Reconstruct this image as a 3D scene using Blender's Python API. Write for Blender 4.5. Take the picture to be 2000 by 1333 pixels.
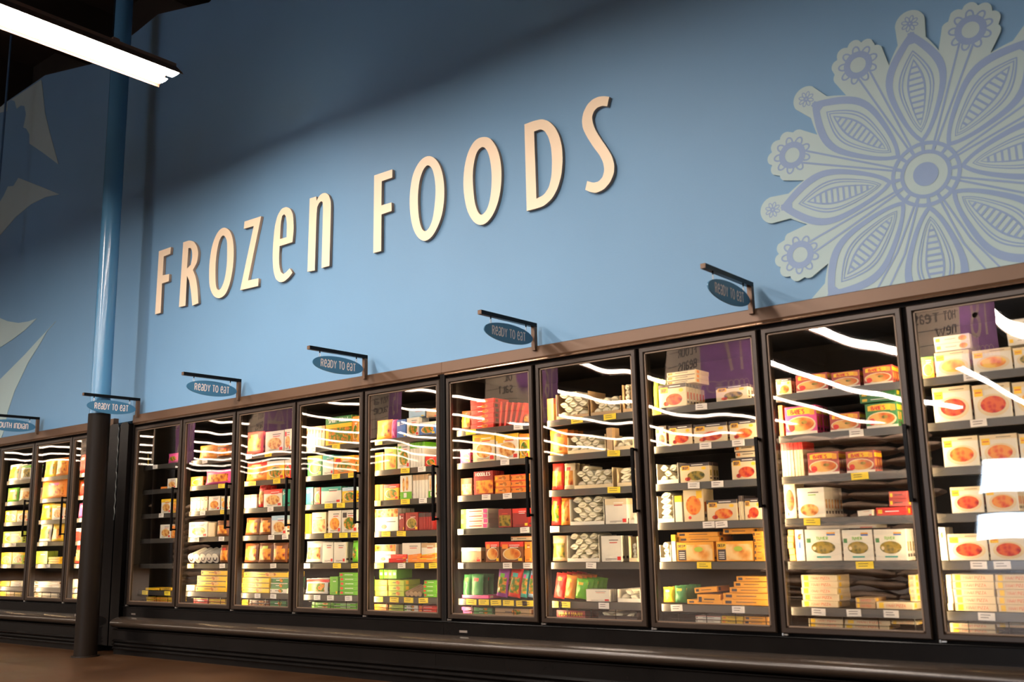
import bpy, math, random
from mathutils import Vector, Matrix, noise

for o in list(bpy.data.objects):
    bpy.data.objects.remove(o, do_unlink=True)
scene = bpy.context.scene
COL = scene.collection
LIFT = 0.42            # door bottoms are z = 0 while building; the floor is LIFT below

# ------------------------------------------------------------------ camera
cd = bpy.data.cameras.new('camera'); cam = bpy.data.objects.new('camera', cd); COL.objects.link(cam)
cam.matrix_world = Matrix(((0.77516, 0.13862, 0.61636, 7.9329), (0.63142, -0.13792, -0.76308, -5.1021), (-0.02077, 0.98069, -0.19444, 0.5088), (0, 0, 0, 1)))
cd.sensor_width = 36.0; cd.lens = 1963.33 / 2000 * 36.0
cd.clip_start = 0.05; cd.clip_end = 200
cd.dof.use_dof = True; cd.dof.focus_distance = 8.0; cd.dof.aperture_fstop = 2.0
scene.camera = cam

# ------------------------------------------------------------------ world, exposure, tone
w = bpy.data.worlds.new('world'); scene.world = w; w.use_nodes = True
w.node_tree.nodes['Background'].inputs[0].default_value = (0.35, 0.42, 0.55, 1)
w.node_tree.nodes['Background'].inputs[1].default_value = 0.006
scene.view_settings.view_transform = 'Standard'; scene.view_settings.look = 'None'
scene.view_settings.exposure = 0.0; scene.view_settings.gamma = 1.0
scene.view_settings.use_curve_mapping = False
STRIP_E = 66.0         # fluorescent strip radiance
FAR_E = 30.0            # the rows further back
CASE_E = 116.0          # tubes inside the freezer
WINDOW_E = 18.0

# ------------------------------------------------------------------ measured tables (metres)
ITEMS = [
 (1, 1, 'g', -0.453, -0.266, 1.27, 1.354, 2, 'M,-,mix,-,s', 'pink food pouch'),
 (1, 2, 'b', -0.434, -0.288, 1.042, 1.131, 2, 'W,-,nug,-,s', 'white snack carton'),
 (1, 2, 'b', -0.542, -0.438, 1.042, 1.062, 2, 'O,-,-,-,s', 'orange carton'),
 (1, 3, 'b', -0.517, -0.358, 0.819, 0.946, 3, 'W,Y,nug,-,s', 'white noodle carton'),
 (1, 3, 'b', -0.35, -0.253, 0.819, 0.936, 3, 'Y,-,noodle,-,s', 'yellow noodle carton'),
 (1, 4, 'b', -0.518, -0.34, 0.593, 0.715, 3, 'W,-,nug,-,s', 'white fried-snack carton'),
 (1, 4, 'b', -0.332, -0.243, 0.593, 0.7, 2, 'O,-,noodle,-,s', 'orange snack carton'),
 (1, 6, 'f', -0.707, -0.486, 0.129, 0.15, 1, 'Y,-,-,-,s', 'flat yellow carton'),
 (1, 6, 'f', -0.475, -0.292, 0.129, 0.153, 2, 'Y,-,mix,-,s', 'flat yellow-orange carton'),
 (1, 7, 'f', -0.699, -0.305, 0.027, 0.072, 2, 'Y,-,noodle,-,s', 'flat yellow noodle carton'),
 (2, 1, 'g', 0.039, 0.297, 1.27, 1.39, 3, 'O,-,noodle,-,f', 'orange noodle pouch'),
 (2, 1, 'g', 0.304, 0.525, 1.27, 1.362, 3, 'N,-,noodle,R,f', 'brown noodle pouch'),
 (2, 2, 'b', -0.056, 0.132, 1.042, 1.124, 2, 'O,-,mix,-,s', 'orange snack carton'),
 (2, 2, 'g', 0.15, 0.525, 1.042, 1.159, 3, 'M,-,noodle,-,f', 'pink noodle bag'),
 (2, 3, 'v', -0.054, 0.211, 0.819, 0.943, 5, 'C,n,-,-,s', 'cream carton spine out'),
 (2, 3, 'b', 0.228, 0.398, 0.819, 0.94, 4, 'W,-,noodle,-,s', 'white noodle bowl carton'),
 (2, 3, 'b', 0.405, 0.518, 0.819, 0.93, 4, 'W,-,noodle,Y,s', 'white yellow-marked carton'),
 (2, 4, 'b', -0.057, 0.225, 0.593, 0.724, 4, 'W,-,nug,n,s', 'white and tan carton'),
 (2, 4, 'v', 0.23, 0.33, 0.593, 0.713, 2, 'C,-,-,-,s', 'cream upright carton'),
 (2, 4, 'g', 0.342, 0.513, 0.593, 0.719, 3, 'N,-,noodle,-,f', 'brown noodle bag'),
 (2, 5, 'r', -0.057, 0.387, 0.367, 0.522, 5, 'W,n,-,-,s', 'white tube with dark ring'),
 (2, 5, 'g', 0.405, 0.525, 0.367, 0.511, 3, 'N,-,noodle,R,f', 'brown noodle bag'),
 (2, 6, 'f', -0.059, 0.074, 0.129, 0.182, 1, 'C,-,-,-,s', 'small cream carton'),
 (2, 6, 'f', 0.133, 0.526, 0.265, 0.31, 1, 'Y,K,nug,-,p', 'yellow flat carton'),
 (2, 6, 'f', 0.09, 0.522, 0.129, 0.264, 3, 'Y,K,nug,-,p', 'yellow flat carton'),
 (2, 7, 'f', 0.044, 0.269, 0.027, 0.072, 1, 'R,Y,-,-,p', 'red flat pack'),
 (2, 7, 'f', 0.282, 0.512, 0.027, 0.072, 2, 'Y,R,-,-,p', 'yellow and red flat pack'),
 (3, 1, 'g', 0.737, 0.959, 1.27, 1.452, 3, 'R,-,noodle,Y,f', 'red noodle pouch'),
 (3, 1, 'b', 1.005, 1.247, 1.27, 1.443, 3, 'W,-,nug,-,s', 'white noodle carton'),
 (3, 1, 'b', 1.255, 1.342, 1.27, 1.445, 3, 'W,-,nug,R,s', 'white red-marked carton'),
 (3, 2, 'g', 0.738, 1.027, 1.042, 1.194, 3, 'O,R,noodle,Y,f', 'orange noodle bag'),
 (3, 2, 'b', 1.037, 1.264, 1.042, 1.194, 3, 'Y,W,mix,-,s', 'yellow dinner carton'),
 (3, 2, 'b', 1.272, 1.346, 1.042, 1.192, 3, 'R,W,mix,-,s', 'red dinner carton'),
 (3, 3, 'v', 0.739, 0.912, 0.819, 0.931, 4, 'W,n,-,-,s', 'white carton spine out'),
 (3, 3, 'g', 0.915, 0.993, 0.819, 0.997, 3, 'R,-,nug,-,f', 'red snack bag'),
 (3, 3, 'b', 0.998, 1.246, 0.819, 0.961, 4, 'W,R,nug,-,s', 'white pastry carton'),
 (3, 3, 'b', 1.25, 1.307, 0.819, 0.956, 3, 'T,-,-,W,s', 'teal carton'),
 (3, 4, 'g', 0.743, 0.927, 0.593, 0.732, 3, 'N,-,noodle,Y,f', 'brown noodle bag'),
 (3, 4, 'g', 0.931, 1.106, 0.593, 0.726, 3, 'N,-,noodle,O,f', 'dark brown noodle bag'),
 (3, 4, 'b', 1.114, 1.31, 0.593, 0.745, 4, 'W,b,nug,-,s', 'white nugget carton'),
 (3, 5, 'g', 0.744, 0.932, 0.367, 0.52, 3, 'N,-,noodle,Y,f', 'brown noodle bag'),
 (3, 5, 'g', 0.937, 1.121, 0.367, 0.521, 3, 'N,-,noodle,L,f', 'brown noodle bag, green mark'),
 (3, 5, 'g', 1.128, 1.31, 0.367, 0.518, 3, 'N,-,noodle,O,f', 'brown noodle bag, orange mark'),
 (3, 6, 'f', 0.749, 1.324, 0.254, 0.298, 1, 'Y,K,nug,-,p', 'yellow flat carton'),
 (3, 6, 'f', 0.744, 1.099, 0.129, 0.252, 3, 'Y,K,nug,-,p', 'yellow flat carton'),
 (3, 6, 'f', 1.11, 1.331, 0.169, 0.251, 2, 'g,W,mix,-,p', 'green dinner carton lying flat'),
 (3, 6, 'f', 1.112, 1.333, 0.129, 0.169, 1, 'W,G,mix,-,p', 'white dinner carton lying flat'),
 (3, 7, 'f', 0.746, 0.833, 0.027, 0.072, 2, 'Y,-,-,-,s', 'yellow flat carton'),
 (3, 7, 'f', 0.849, 1.104, 0.027, 0.072, 2, 'N,W,nug,-,p', 'brown flat pack'),
 (3, 7, 'f', 1.116, 1.319, 0.027, 0.072, 1, 'g,-,mix,-,p', 'green flat pack'),
 (4, 1, 'v', 1.538, 1.76, 1.27, 1.436, 6, 'C,n,-,R,s', 'cream carton spine out'),
 (4, 1, 'b', 1.768, 2.077, 1.27, 1.492, 3, 'Y,g,mix,-,t', 'large yellow carton, green top'),
 (4, 1, 'b', 2.083, 2.155, 1.27, 1.474, 3, 'O,-,mix,-,s', 'orange carton'),
 (4, 2, 'b', 1.557, 1.732, 1.042, 1.201, 3, 'g,Y,mix,-,s', 'green and yellow carton'),
 (4, 2, 'b', 1.738, 1.87, 1.042, 1.197, 3, 'W,T,-,-,s', 'white teal-topped carton'),
 (4, 2, 'b', 1.876, 2.108, 1.042, 1.177, 3, 'O,Y,mix,R,s', 'orange dinner carton'),
 (4, 2, 'b', 2.112, 2.154, 1.042, 1.167, 3, 'O,-,mix,-,s', 'narrow orange carton'),
 (4, 3, 'b', 1.548, 1.638, 0.819, 0.955, 3, 'T,-,-,W,s', 'teal carton'),
 (4, 3, 'b', 1.642, 1.72, 0.819, 0.948, 3, 'R,-,mix,Y,s', 'red dinner carton'),
 (4, 3, 'b', 1.727, 1.965, 0.819, 0.946, 4, 'W,T,-,-,s', 'plain white carton'),
 (4, 3, 'b', 1.973, 2.136, 0.819, 0.933, 4, 'Y,b,mix,-,s', 'yellow carton, pale blue top'),
 (4, 4, 'v', 1.541, 1.612, 0.593, 0.746, 2, 'Y,-,-,-,s', 'yellow carton spine out'),
 (4, 4, 'b', 1.617, 1.793, 0.593, 0.755, 4, 'C,-,nug,-,f', 'cream nugget carton'),
 (4, 4, 'b', 1.814, 1.968, 0.593, 0.763, 4, 'W,-,noodle,-,s', 'white carton, orange food'),
 (4, 4, 'b', 1.972, 2.151, 0.593, 0.762, 4, 'W,-,mix,K,s', 'white carton, dark bowl'),
 (4, 5, 'g', 1.547, 1.746, 0.367, 0.525, 4, 'W,-,nug,-,f', 'white nugget bag'),
 (4, 5, 'b', 1.753, 1.882, 0.367, 0.523, 4, 'W,-,-,-,s', 'blank white carton'),
 (4, 5, 'b', 1.886, 2.023, 0.367, 0.521, 4, 'W,-,-,-,s', 'blank white carton'),
 (4, 5, 'g', 2.091, 2.154, 0.367, 0.522, 3, 'G,-,mix,-,s', 'green food pouch'),
 (4, 6, 'g', 1.546, 1.802, 0.129, 0.238, 4, 'W,R,mix,-,f', 'clear bag of mixed vegetables'),
 (4, 6, 'b', 1.844, 1.939, 0.129, 0.263, 2, 'G,-,-,-,s', 'green upright carton'),
 (4, 6, 'f', 1.952, 2.162, 0.129, 0.295, 5, 'G,-,-,R,p', 'green flat carton'),
 (4, 7, 'f', 1.638, 1.89, 0.027, 0.072, 2, 'G,-,nug,-,p', 'green flat carton'),
 (4, 7, 'f', 1.896, 2.147, 0.027, 0.072, 2, 'G,W,-,-,p', 'green and white flat carton'),
 (5, 1, 'g', 2.346, 2.505, 1.27, 1.411, 3, 'O,-,noodle,Y,f', 'orange noodle bag'),
 (5, 1, 'g', 2.509, 2.564, 1.27, 1.404, 3, 'M,-,-,-,s', 'pink pouch'),
 (5, 1, 'b', 2.57, 2.67, 1.27, 1.404, 3, 'B,-,-,W,s', 'blue carton'),
 (5, 1, 'b', 2.674, 2.802, 1.27, 1.407, 3, 'W,-,mix,-,s', 'white dinner carton'),
 (5, 1, 'b', 2.806, 2.972, 1.27, 1.362, 3, 'B,W,mix,-,s', 'blue dinner carton'),
 (5, 1, 'f', 2.685, 2.849, 1.41, 1.464, 1, 'b,-,-,-,s', 'pale blue carton on top'),
 (5, 1, 'f', 2.862, 2.972, 1.396, 1.46, 1, 'n,-,-,-,s', 'tan carton on top'),
 (5, 2, 'v', 2.341, 2.433, 1.042, 1.175, 3, 'O,-,noodle,-,s', 'orange carton spine out'),
 (5, 2, 'b', 2.437, 2.57, 1.042, 1.208, 3, 'L,-,noodle,-,f', 'lime green dinner carton'),
 (5, 2, 'b', 2.576, 2.708, 1.042, 1.228, 3, 'W,-,mix,G,s', 'white and green carton'),
 (5, 2, 'v', 2.712, 2.854, 1.042, 1.224, 5, 'W,G,-,-,s', 'white-green carton spine out'),
 (5, 2, 'b', 2.861, 2.97, 1.042, 1.114, 3, 'R,-,mix,-,s', 'red dinner carton'),
 (5, 3, 'v', 2.343, 2.427, 0.819, 0.936, 2, 'O,-,-,-,s', 'orange carton spine out'),
 (5, 3, 'b', 2.433, 2.594, 0.819, 0.932, 4, 'Y,R,mix,-,s', 'yellow carton, red top'),
 (5, 3, 'b', 2.605, 2.73, 0.819, 0.99, 3, 'W,-,nug,-,u', 'white carton, green base'),
 (5, 3, 'v', 2.738, 2.889, 0.819, 0.988, 5, 'W,n,-,-,s', 'white carton spine out'),
 (5, 3, 'b', 2.894, 2.961, 0.819, 0.975, 3, 'W,-,nug,-,u', 'white carton, green base'),
 (5, 4, 'b', 2.341, 2.59, 0.593, 0.756, 4, 'W,-,-,N,x', 'white carton, brown food band'),
 (5, 4, 'b', 2.596, 2.655, 0.593, 0.716, 3, 'D,-,-,W,s', 'dark red carton'),
 (5, 4, 'b', 2.658, 2.792, 0.593, 0.721, 3, 'D,-,greenf,-,s', 'dark red dinner carton'),
 (5, 4, 'v', 2.796, 2.936, 0.593, 0.714, 6, 'D,K,-,-,s', 'dark red carton spine out'),
 (5, 5, 'b', 2.343, 2.566, 0.367, 0.497, 3, 'W,-,-,O,x', 'white roast carton'),
 (5, 5, 'b', 2.628, 2.817, 0.367, 0.504, 2, 'W,-,-,-,s', 'white carton'),
 (5, 5, 'b', 2.823, 2.965, 0.367, 0.502, 2, 'W,n,-,-,s', 'white tan-topped carton'),
 (5, 5, 'q', 2.518, 2.684, 0.367, 0.423, 2, 'R,-,-,-,s', 'red tube pack'),
 (5, 5, 'q', 2.696, 2.821, 0.367, 0.422, 2, 'O,-,-,-,s', 'orange tube pack'),
 (5, 5, 'q', 2.828, 2.972, 0.367, 0.425, 2, 'O,Y,-,-,s', 'yellow-orange tube pack'),
 (5, 6, 'f', 2.345, 2.477, 0.129, 0.244, 3, 'Y,-,-,O,p', 'yellow flat carton'),
 (5, 6, 'f', 2.483, 2.647, 0.129, 0.245, 3, 'L,-,nug,Y,p', 'lime flat carton'),
 (5, 6, 'r', 2.655, 2.816, 0.129, 0.249, 4, 'n,C,-,-,s', 'brown paper roll'),
 (5, 6, 'f', 2.841, 2.97, 0.129, 0.245, 4, 'G,-,-,R,p', 'green flat carton'),
 (5, 6, 'v', 2.349, 2.534, 0.249, 0.315, 4, 'G,-,-,-,h', 'green carton on the stack'),
 (5, 7, 'f', 2.338, 2.481, 0.027, 0.072, 2, 'O,-,-,Y,p', 'orange flat carton'),
 (5, 7, 'f', 2.487, 2.636, 0.027, 0.072, 2, 'L,-,-,Y,p', 'lime flat carton'),
 (5, 7, 'f', 2.642, 2.783, 0.027, 0.072, 2, 'W,-,mix,G,p', 'white and green flat carton'),
 (5, 7, 'f', 2.788, 2.962, 0.027, 0.072, 2, 'R,-,-,O,p', 'red flat carton'),
 (6, 1, 'g', 3.203, 3.301, 1.27, 1.401, 3, 'N,-,noodle,-,f', 'brown noodle bag'),
 (6, 1, 'f', 3.305, 3.517, 1.27, 1.475, 6, 'R,-,noodle,-,p', 'red noodle packet lying flat'),
 (6, 1, 'l', 3.548, 3.766, 1.27, 1.449, 5, 'R,-,-,O,s', 'red packet leaning'),
 (6, 1, 'g', 3.768, 3.815, 1.27, 1.328, 2, 'N,-,noodle,-,f', 'brown food bag'),
 (6, 2, 'b', 3.203, 3.3, 1.042, 1.135, 3, 'M,W,nug,-,s', 'pink-topped carton'),
 (6, 2, 'b', 3.32, 3.522, 1.042, 1.231, 4, 'C,Y,nug,O,s', 'cream carton, yellow top'),
 (6, 2, 'b', 3.528, 3.728, 1.042, 1.214, 4, 'W,Y,nug,Y,s', 'white carton, yellow top'),
 (6, 2, 'b', 3.733, 3.813, 1.042, 1.202, 4, 'Y,O,mix,-,s', 'yellow carton'),
 (6, 3, 'b', 3.203, 3.311, 0.819, 0.937, 3, 'N,-,nug,-,f', 'brown dinner carton'),
 (6, 3, 'b', 3.321, 3.499, 0.819, 0.977, 3, 'D,-,noodle,-,t', 'dark red carton, noodle picture'),
 (6, 3, 'f', 3.513, 3.649, 0.819, 0.942, 3, 'O,-,nug,Y,p', 'orange flat pack'),
 (6, 3, 'f', 3.653, 3.799, 0.819, 0.94, 3, 'O,R,nug,-,p', 'orange and red flat pack'),
 (6, 4, 'v', 3.203, 3.231, 0.593, 0.722, 3, 'n,-,-,-,s', 'tan carton spine out'),
 (6, 4, 'f', 3.203, 3.444, 0.593, 0.725, 4, 'W,-,-,G,e', 'white carton, green end'),
 (6, 4, 'b', 3.54, 3.657, 0.593, 0.715, 4, 'D,-,greenf,-,f', 'red dinner carton'),
 (6, 4, 'b', 3.661, 3.799, 0.593, 0.714, 4, 'D,R,-,-,s', 'plain dark red carton'),
 (6, 5, 'b', 3.203, 3.384, 0.367, 0.464, 2, 'n,W,-,-,s', 'tan and white carton'),
 (6, 5, 'f', 3.203, 3.364, 0.367, 0.397, 1, 'O,R,-,-,p', 'flat orange pack in front'),
 (6, 5, 'b', 3.42, 3.548, 0.367, 0.501, 4, 'N,R,dish,O,s', 'brown carton, soup bowl'),
 (6, 5, 'b', 3.553, 3.752, 0.367, 0.498, 4, 'N,R,dish,O,s', 'wide brown carton, soup bowl'),
 (6, 5, 'b', 3.757, 3.815, 0.367, 0.496, 3, 'O,-,-,Y,s', 'orange carton'),
 (6, 5, 'f', 3.63, 3.806, 0.505, 0.533, 1, 'C,O,-,-,p', 'cream flat carton on top'),
 (6, 6, 'g', 3.203, 3.273, 0.129, 0.277, 3, 'g,-,-,L,f', 'dark green bag'),
 (6, 6, 'g', 3.276, 3.38, 0.129, 0.278, 3, 'g,-,-,R,f', 'dark green bag, red mark'),
 (6, 6, 'g', 3.503, 3.595, 0.129, 0.307, 3, 'P,-,mix,G,f', 'purple pouch'),
 (6, 6, 'g', 3.6, 3.703, 0.129, 0.311, 3, 'R,-,mix,T,f', 'bright red pouch'),
 (6, 6, 'g', 3.706, 3.762, 0.129, 0.299, 3, 'T,-,mix,M,f', 'teal and pink pouch'),
 (6, 6, 'g', 3.766, 3.818, 0.129, 0.295, 3, 'b,-,mix,R,f', 'blue and red pouch'),
 (6, 6, 'f', 3.203, 3.441, 0.129, 0.151, 1, 'M,-,-,C,p', 'flat pink pack'),
 (6, 7, 'f', 3.203, 3.297, 0.027, 0.072, 2, 'M,-,-,-,s', 'pink flat pack'),
 (6, 7, 'f', 3.306, 3.482, 0.027, 0.072, 2, 'g,-,mix,-,p', 'green flat pack'),
 (6, 7, 'f', 3.5, 3.794, 0.027, 0.072, 1, 'n,-,mix,-,p', 'tan flat pack'),
 (7, 1, 'b', 3.977, 4.031, 1.27, 1.416, 3, 'Y,O,-,-,s', 'yellow carton'),
 (7, 1, 'w', 4.049, 4.309, 1.27, 1.436, 12, 'n,-,-,-,s', 'open carton of folded wraps'),
 (7, 1, 'w', 4.321, 4.551, 1.27, 1.378, 10, 'n,-,-,-,s', 'open carton of folded wraps'),
 (7, 1, 'w', 4.562, 4.634, 1.27, 1.443, 5, 'n,-,-,-,s', 'tall open carton of wraps'),
 (7, 2, 'g', 3.982, 4.123, 1.042, 1.2, 4, 'O,-,noodle,R,f', 'orange noodle pouch'),
 (7, 2, 'w', 4.131, 4.426, 1.042, 1.149, 10, 'C,-,-,-,s', 'open carton of folded wraps'),
 (7, 2, 'b', 4.431, 4.479, 1.042, 1.186, 2, 'n,-,-,-,s', 'tan carton'),
 (7, 2, 'w', 4.483, 4.63, 1.042, 1.109, 6, 'C,-,-,-,s', 'low carton of wraps'),
 (7, 3, 'g', 3.987, 4.08, 0.819, 0.983, 4, 'R,-,noodle,-,f', 'red noodle bag'),
 (7, 3, 'g', 4.083, 4.166, 0.819, 0.978, 4, 'C,-,noodle,R,f', 'cream and red bag'),
 (7, 3, 'w', 4.174, 4.47, 0.819, 0.939, 12, 'C,-,-,-,s', 'wide carton of folded wraps'),
 (7, 3, 'w', 4.498, 4.624, 0.819, 0.925, 6, 'C,-,-,-,s', 'carton of folded wraps'),
 (7, 4, 'g', 3.975, 4.049, 0.593, 0.769, 4, 'R,-,mix,G,f', 'red and green bag'),
 (7, 4, 'g', 4.052, 4.123, 0.593, 0.758, 4, 'O,-,noodle,-,f', 'orange noodle bag'),
 (7, 4, 'w', 4.132, 4.396, 0.593, 0.755, 13, 'W,-,-,-,s', 'white carton of folded wraps'),
 (7, 4, 'b', 4.402, 4.567, 0.593, 0.746, 3, 'W,C,-,-,s', 'tall blank white carton'),
 (7, 4, 'w', 4.572, 4.616, 0.593, 0.626, 2, 'W,-,-,-,s', 'low tray of wraps'),
 (7, 5, 'g', 3.978, 4.092, 0.367, 0.522, 4, 'n,-,greenf,-,f', 'tan bag of dried greens'),
 (7, 5, 'w', 4.102, 4.35, 0.367, 0.529, 13, 'W,-,-,-,s', 'white carton of folded wraps'),
 (7, 5, 'b', 4.363, 4.516, 0.367, 0.522, 3, 'W,-,-,-,s', 'tall blank white carton'),
 (7, 5, 'w', 4.563, 4.628, 0.367, 0.515, 3, 'C,-,-,-,s', 'cream carton of wraps'),
 (7, 6, 'g', 3.979, 4.059, 0.129, 0.281, 5, 'R,-,-,O,f', 'red-orange pouch'),
 (7, 6, 'g', 4.062, 4.138, 0.129, 0.268, 5, 'O,-,-,Y,f', 'orange pouch'),
 (7, 6, 'g', 4.143, 4.227, 0.129, 0.246, 5, 'G,-,-,Y,f', 'green pouch'),
 (7, 6, 'b', 4.234, 4.416, 0.129, 0.201, 2, 'W,-,-,-,s', 'blank white tray carton'),
 (7, 6, 'w', 4.468, 4.634, 0.129, 0.204, 7, 'W,-,-,-,s', 'white tray of wraps'),
 (7, 7, 'f', 4.005, 4.229, 0.027, 0.072, 1, 'D,-,-,Y,n', 'dark red lettered carton'),
 (7, 7, 'w', 4.322, 4.605, 0.027, 0.072, 4, 'K,-,-,-,s', 'dark tray of wraps'),
 (8, 1, 'g', 4.78, 4.816, 1.27, 1.452, 3, 'L,-,-,-,s', 'pale green pouch'),
 (8, 1, 'b', 4.821, 5.014, 1.27, 1.409, 6, 'C,K,curry,Y,k', 'cream curry carton, dark band'),
 (8, 1, 'f', 4.878, 5.074, 1.405, 1.485, 3, 'C,K,-,O,p', 'cream curry carton lying flat'),
 (8, 1, 'b', 5.204, 5.409, 1.27, 1.357, 2, 'C,K,greenf,O,k', 'cream carton, green dish'),
 (8, 2, 'b', 4.788, 4.864, 1.042, 1.164, 2, 'C,K,curry,O,k', 'narrow curry carton'),
 (8, 2, 'b', 4.876, 5.038, 1.042, 1.157, 3, 'C,K,curry,Y,k', 'cream red-curry carton'),
 (8, 2, 'b', 5.045, 5.265, 1.042, 1.151, 3, 'C,K,curry,Y,k', 'wide cream curry carton'),
 (8, 2, 'b', 5.275, 5.444, 1.042, 1.15, 3, 'C,K,curryo,Y,k', 'cream orange-curry carton'),
 (8, 3, 'w', 4.783, 4.932, 0.819, 0.938, 5, 'W,-,-,-,s', 'white tray of wraps'),
 (8, 3, 'b', 4.941, 5.138, 0.819, 0.929, 3, 'C,K,greenf,O,k', 'cream carton, spinach bowl'),
 (8, 3, 'b', 5.274, 5.444, 0.819, 0.939, 3, 'C,K,curry,Y,k', 'cream red-curry carton'),
 (8, 3, 'f', 5.294, 5.444, 0.942, 1.013, 2, 'C,K,-,O,p', 'cream curry carton lying flat'),
 (8, 4, 'w', 4.776, 4.889, 0.593, 0.747, 6, 'W,-,-,-,s', 'white tray of wraps'),
 (8, 4, 'v', 4.895, 4.945, 0.593, 0.745, 1, 'W,Y,-,-,s', 'white yellow-edged carton'),
 (8, 4, 'b', 4.952, 5.088, 0.593, 0.777, 3, 'C,-,curryo,Y,v', 'cream carton, upright curry picture'),
 (8, 4, 'b', 5.105, 5.3, 0.593, 0.71, 3, 'C,K,curryo,Y,k', 'cream orange-curry carton'),
 (8, 4, 'v', 5.304, 5.335, 0.593, 0.728, 3, 'C,K,-,-,s', 'cream carton spine out'),
 (8, 4, 'b', 5.339, 5.444, 0.593, 0.71, 3, 'C,K,curry,Y,k', 'cream carton by the frame'),
 (8, 5, 'w', 4.778, 4.856, 0.367, 0.461, 3, 'W,-,-,-,s', 'small tray of wraps'),
 (8, 5, 'v', 4.86, 4.888, 0.367, 0.52, 1, 'W,Y,-,-,s', 'white yellow-edged carton'),
 (8, 5, 'b', 4.89, 5.134, 0.367, 0.476, 3, 'A,-,bread,K,a', 'amber bread carton'),
 (8, 5, 'f', 4.895, 5.163, 0.478, 0.533, 2, 'A,-,-,K,p', 'amber carton lying flat'),
 (8, 5, 'b', 5.147, 5.377, 0.367, 0.477, 3, 'A,-,bread,K,a', 'amber bread carton'),
 (8, 5, 'f', 5.19, 5.376, 0.517, 0.548, 1, 'A,-,-,K,p', 'amber carton lying high'),
 (8, 5, 'f', 5.381, 5.444, 0.367, 0.53, 5, 'A,-,-,K,p', 'short amber carton'),
 (8, 6, 'g', 4.779, 4.852, 0.129, 0.211, 4, 'Y,-,-,B,f', 'yellow bag'),
 (8, 6, 'g', 4.857, 4.933, 0.129, 0.221, 4, 'g,-,-,Y,f', 'dark bag of greens'),
 (8, 6, 'f', 4.992, 5.136, 0.187, 0.218, 1, 'A,-,-,K,p', 'amber carton, tilted'),
 (8, 6, 'f', 5.012, 5.161, 0.129, 0.185, 1, 'A,-,-,K,p', 'amber carton, shifted'),
 (8, 6, 'f', 4.938, 5.169, 0.129, 0.154, 1, 'A,-,-,K,p', 'amber carton, long'),
 (8, 6, 'f', 5.254, 5.444, 0.257, 0.286, 1, 'A,-,-,K,p', 'amber box, top'),
 (8, 6, 'f', 5.236, 5.444, 0.226, 0.256, 1, 'A,-,-,K,p', 'amber box, upper'),
 (8, 6, 'f', 5.211, 5.443, 0.195, 0.225, 1, 'A,-,-,K,p', 'amber box, middle'),
 (8, 6, 'f', 5.17, 5.444, 0.129, 0.194, 2, 'A,-,-,K,p', 'amber box, lower'),
 (8, 7, 'f', 4.99, 5.151, 0.027, 0.066, 2, 'W,R,-,-,p', 'white and red flat carton'),
 (8, 7, 'f', 5.155, 5.289, 0.027, 0.07, 2, 'Y,-,-,O,p', 'yellow flat carton'),
 (8, 7, 'f', 5.293, 5.442, 0.027, 0.072, 2, 'A,-,-,K,p', 'amber flat carton'),
 (9, 1, 'b', 5.578, 5.672, 1.27, 1.36, 2, 'C,K,curryo,Y,k', 'cream curry carton'),
 (9, 1, 'b', 5.695, 5.879, 1.27, 1.367, 4, 'U,-,dish,Y,w', 'maroon soup carton'),
 (9, 1, 'b', 5.897, 6.053, 1.27, 1.358, 4, 'U,-,dish,Y,w', 'maroon soup carton'),
 (9, 1, 'b', 6.069, 6.225, 1.27, 1.365, 4, 'U,-,dish,Y,w', 'maroon soup carton'),
 (9, 2, 'b', 5.578, 5.608, 1.042, 1.213, 3, 'O,-,curry,-,s', 'narrow orange carton'),
 (9, 2, 'b', 5.617, 5.802, 1.042, 1.197, 4, 'M,-,dish,Y,w', 'magenta soup carton'),
 (9, 2, 'b', 5.867, 6.033, 1.042, 1.136, 3, 'U,-,dish,Y,w', 'maroon soup carton'),
 (9, 2, 'b', 6.062, 6.231, 1.042, 1.171, 4, 'g,-,dish,Y,w', 'green soup carton'),
 (9, 2, 'f', 6.035, 6.228, 1.179, 1.236, 2, 'g,-,-,Y,p', 'green carton lying flat'),
 (9, 3, 'v', 5.58, 5.707, 0.819, 1.005, 7, 'C,R,-,-,s', 'cream carton spine out'),
 (9, 3, 'b', 5.725, 5.902, 0.819, 0.938, 3, 'U,-,dish,Y,w', 'maroon soup carton'),
 (9, 3, 'b', 5.938, 6.093, 0.819, 0.93, 3, 'U,-,dish,Y,w', 'maroon soup carton'),
 (9, 4, 'b', 5.578, 5.648, 0.593, 0.787, 3, 'C,-,curry,-,v', 'narrow cream curry carton'),
 (9, 4, 'b', 5.652, 5.808, 0.593, 0.753, 6, 'W,-,nug,-,m', 'white meatball carton'),
 (9, 4, 'f', 6.138, 6.234, 0.637, 0.714, 2, 'U,-,-,Y,p', 'maroon carton lying flat'),
 (9, 4, 'f', 6.075, 6.234, 0.593, 0.634, 1, 'R,-,-,Y,p', 'red and yellow flat pack'),
 (9, 4, 'q', 5.983, 6.061, 0.593, 0.621, 1, 'W,-,-,-,s', 'small white packet'),
 (9, 5, 'f', 5.581, 5.618, 0.367, 0.533, 5, 'A,-,-,-,s', 'small amber carton'),
 (9, 5, 'b', 5.624, 5.676, 0.367, 0.533, 2, 'W,-,-,B,m', 'narrow white carton'),
 (9, 5, 'b', 5.679, 5.877, 0.367, 0.531, 3, 'W,-,greenf,g,z', 'white bean carton'),
 (9, 5, 'b', 5.882, 6.046, 0.367, 0.525, 3, 'W,-,greenf,g,z', 'white bean carton'),
 (9, 5, 'b', 6.049, 6.215, 0.367, 0.524, 3, 'W,-,greenf,g,z', 'white bean carton'),
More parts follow.
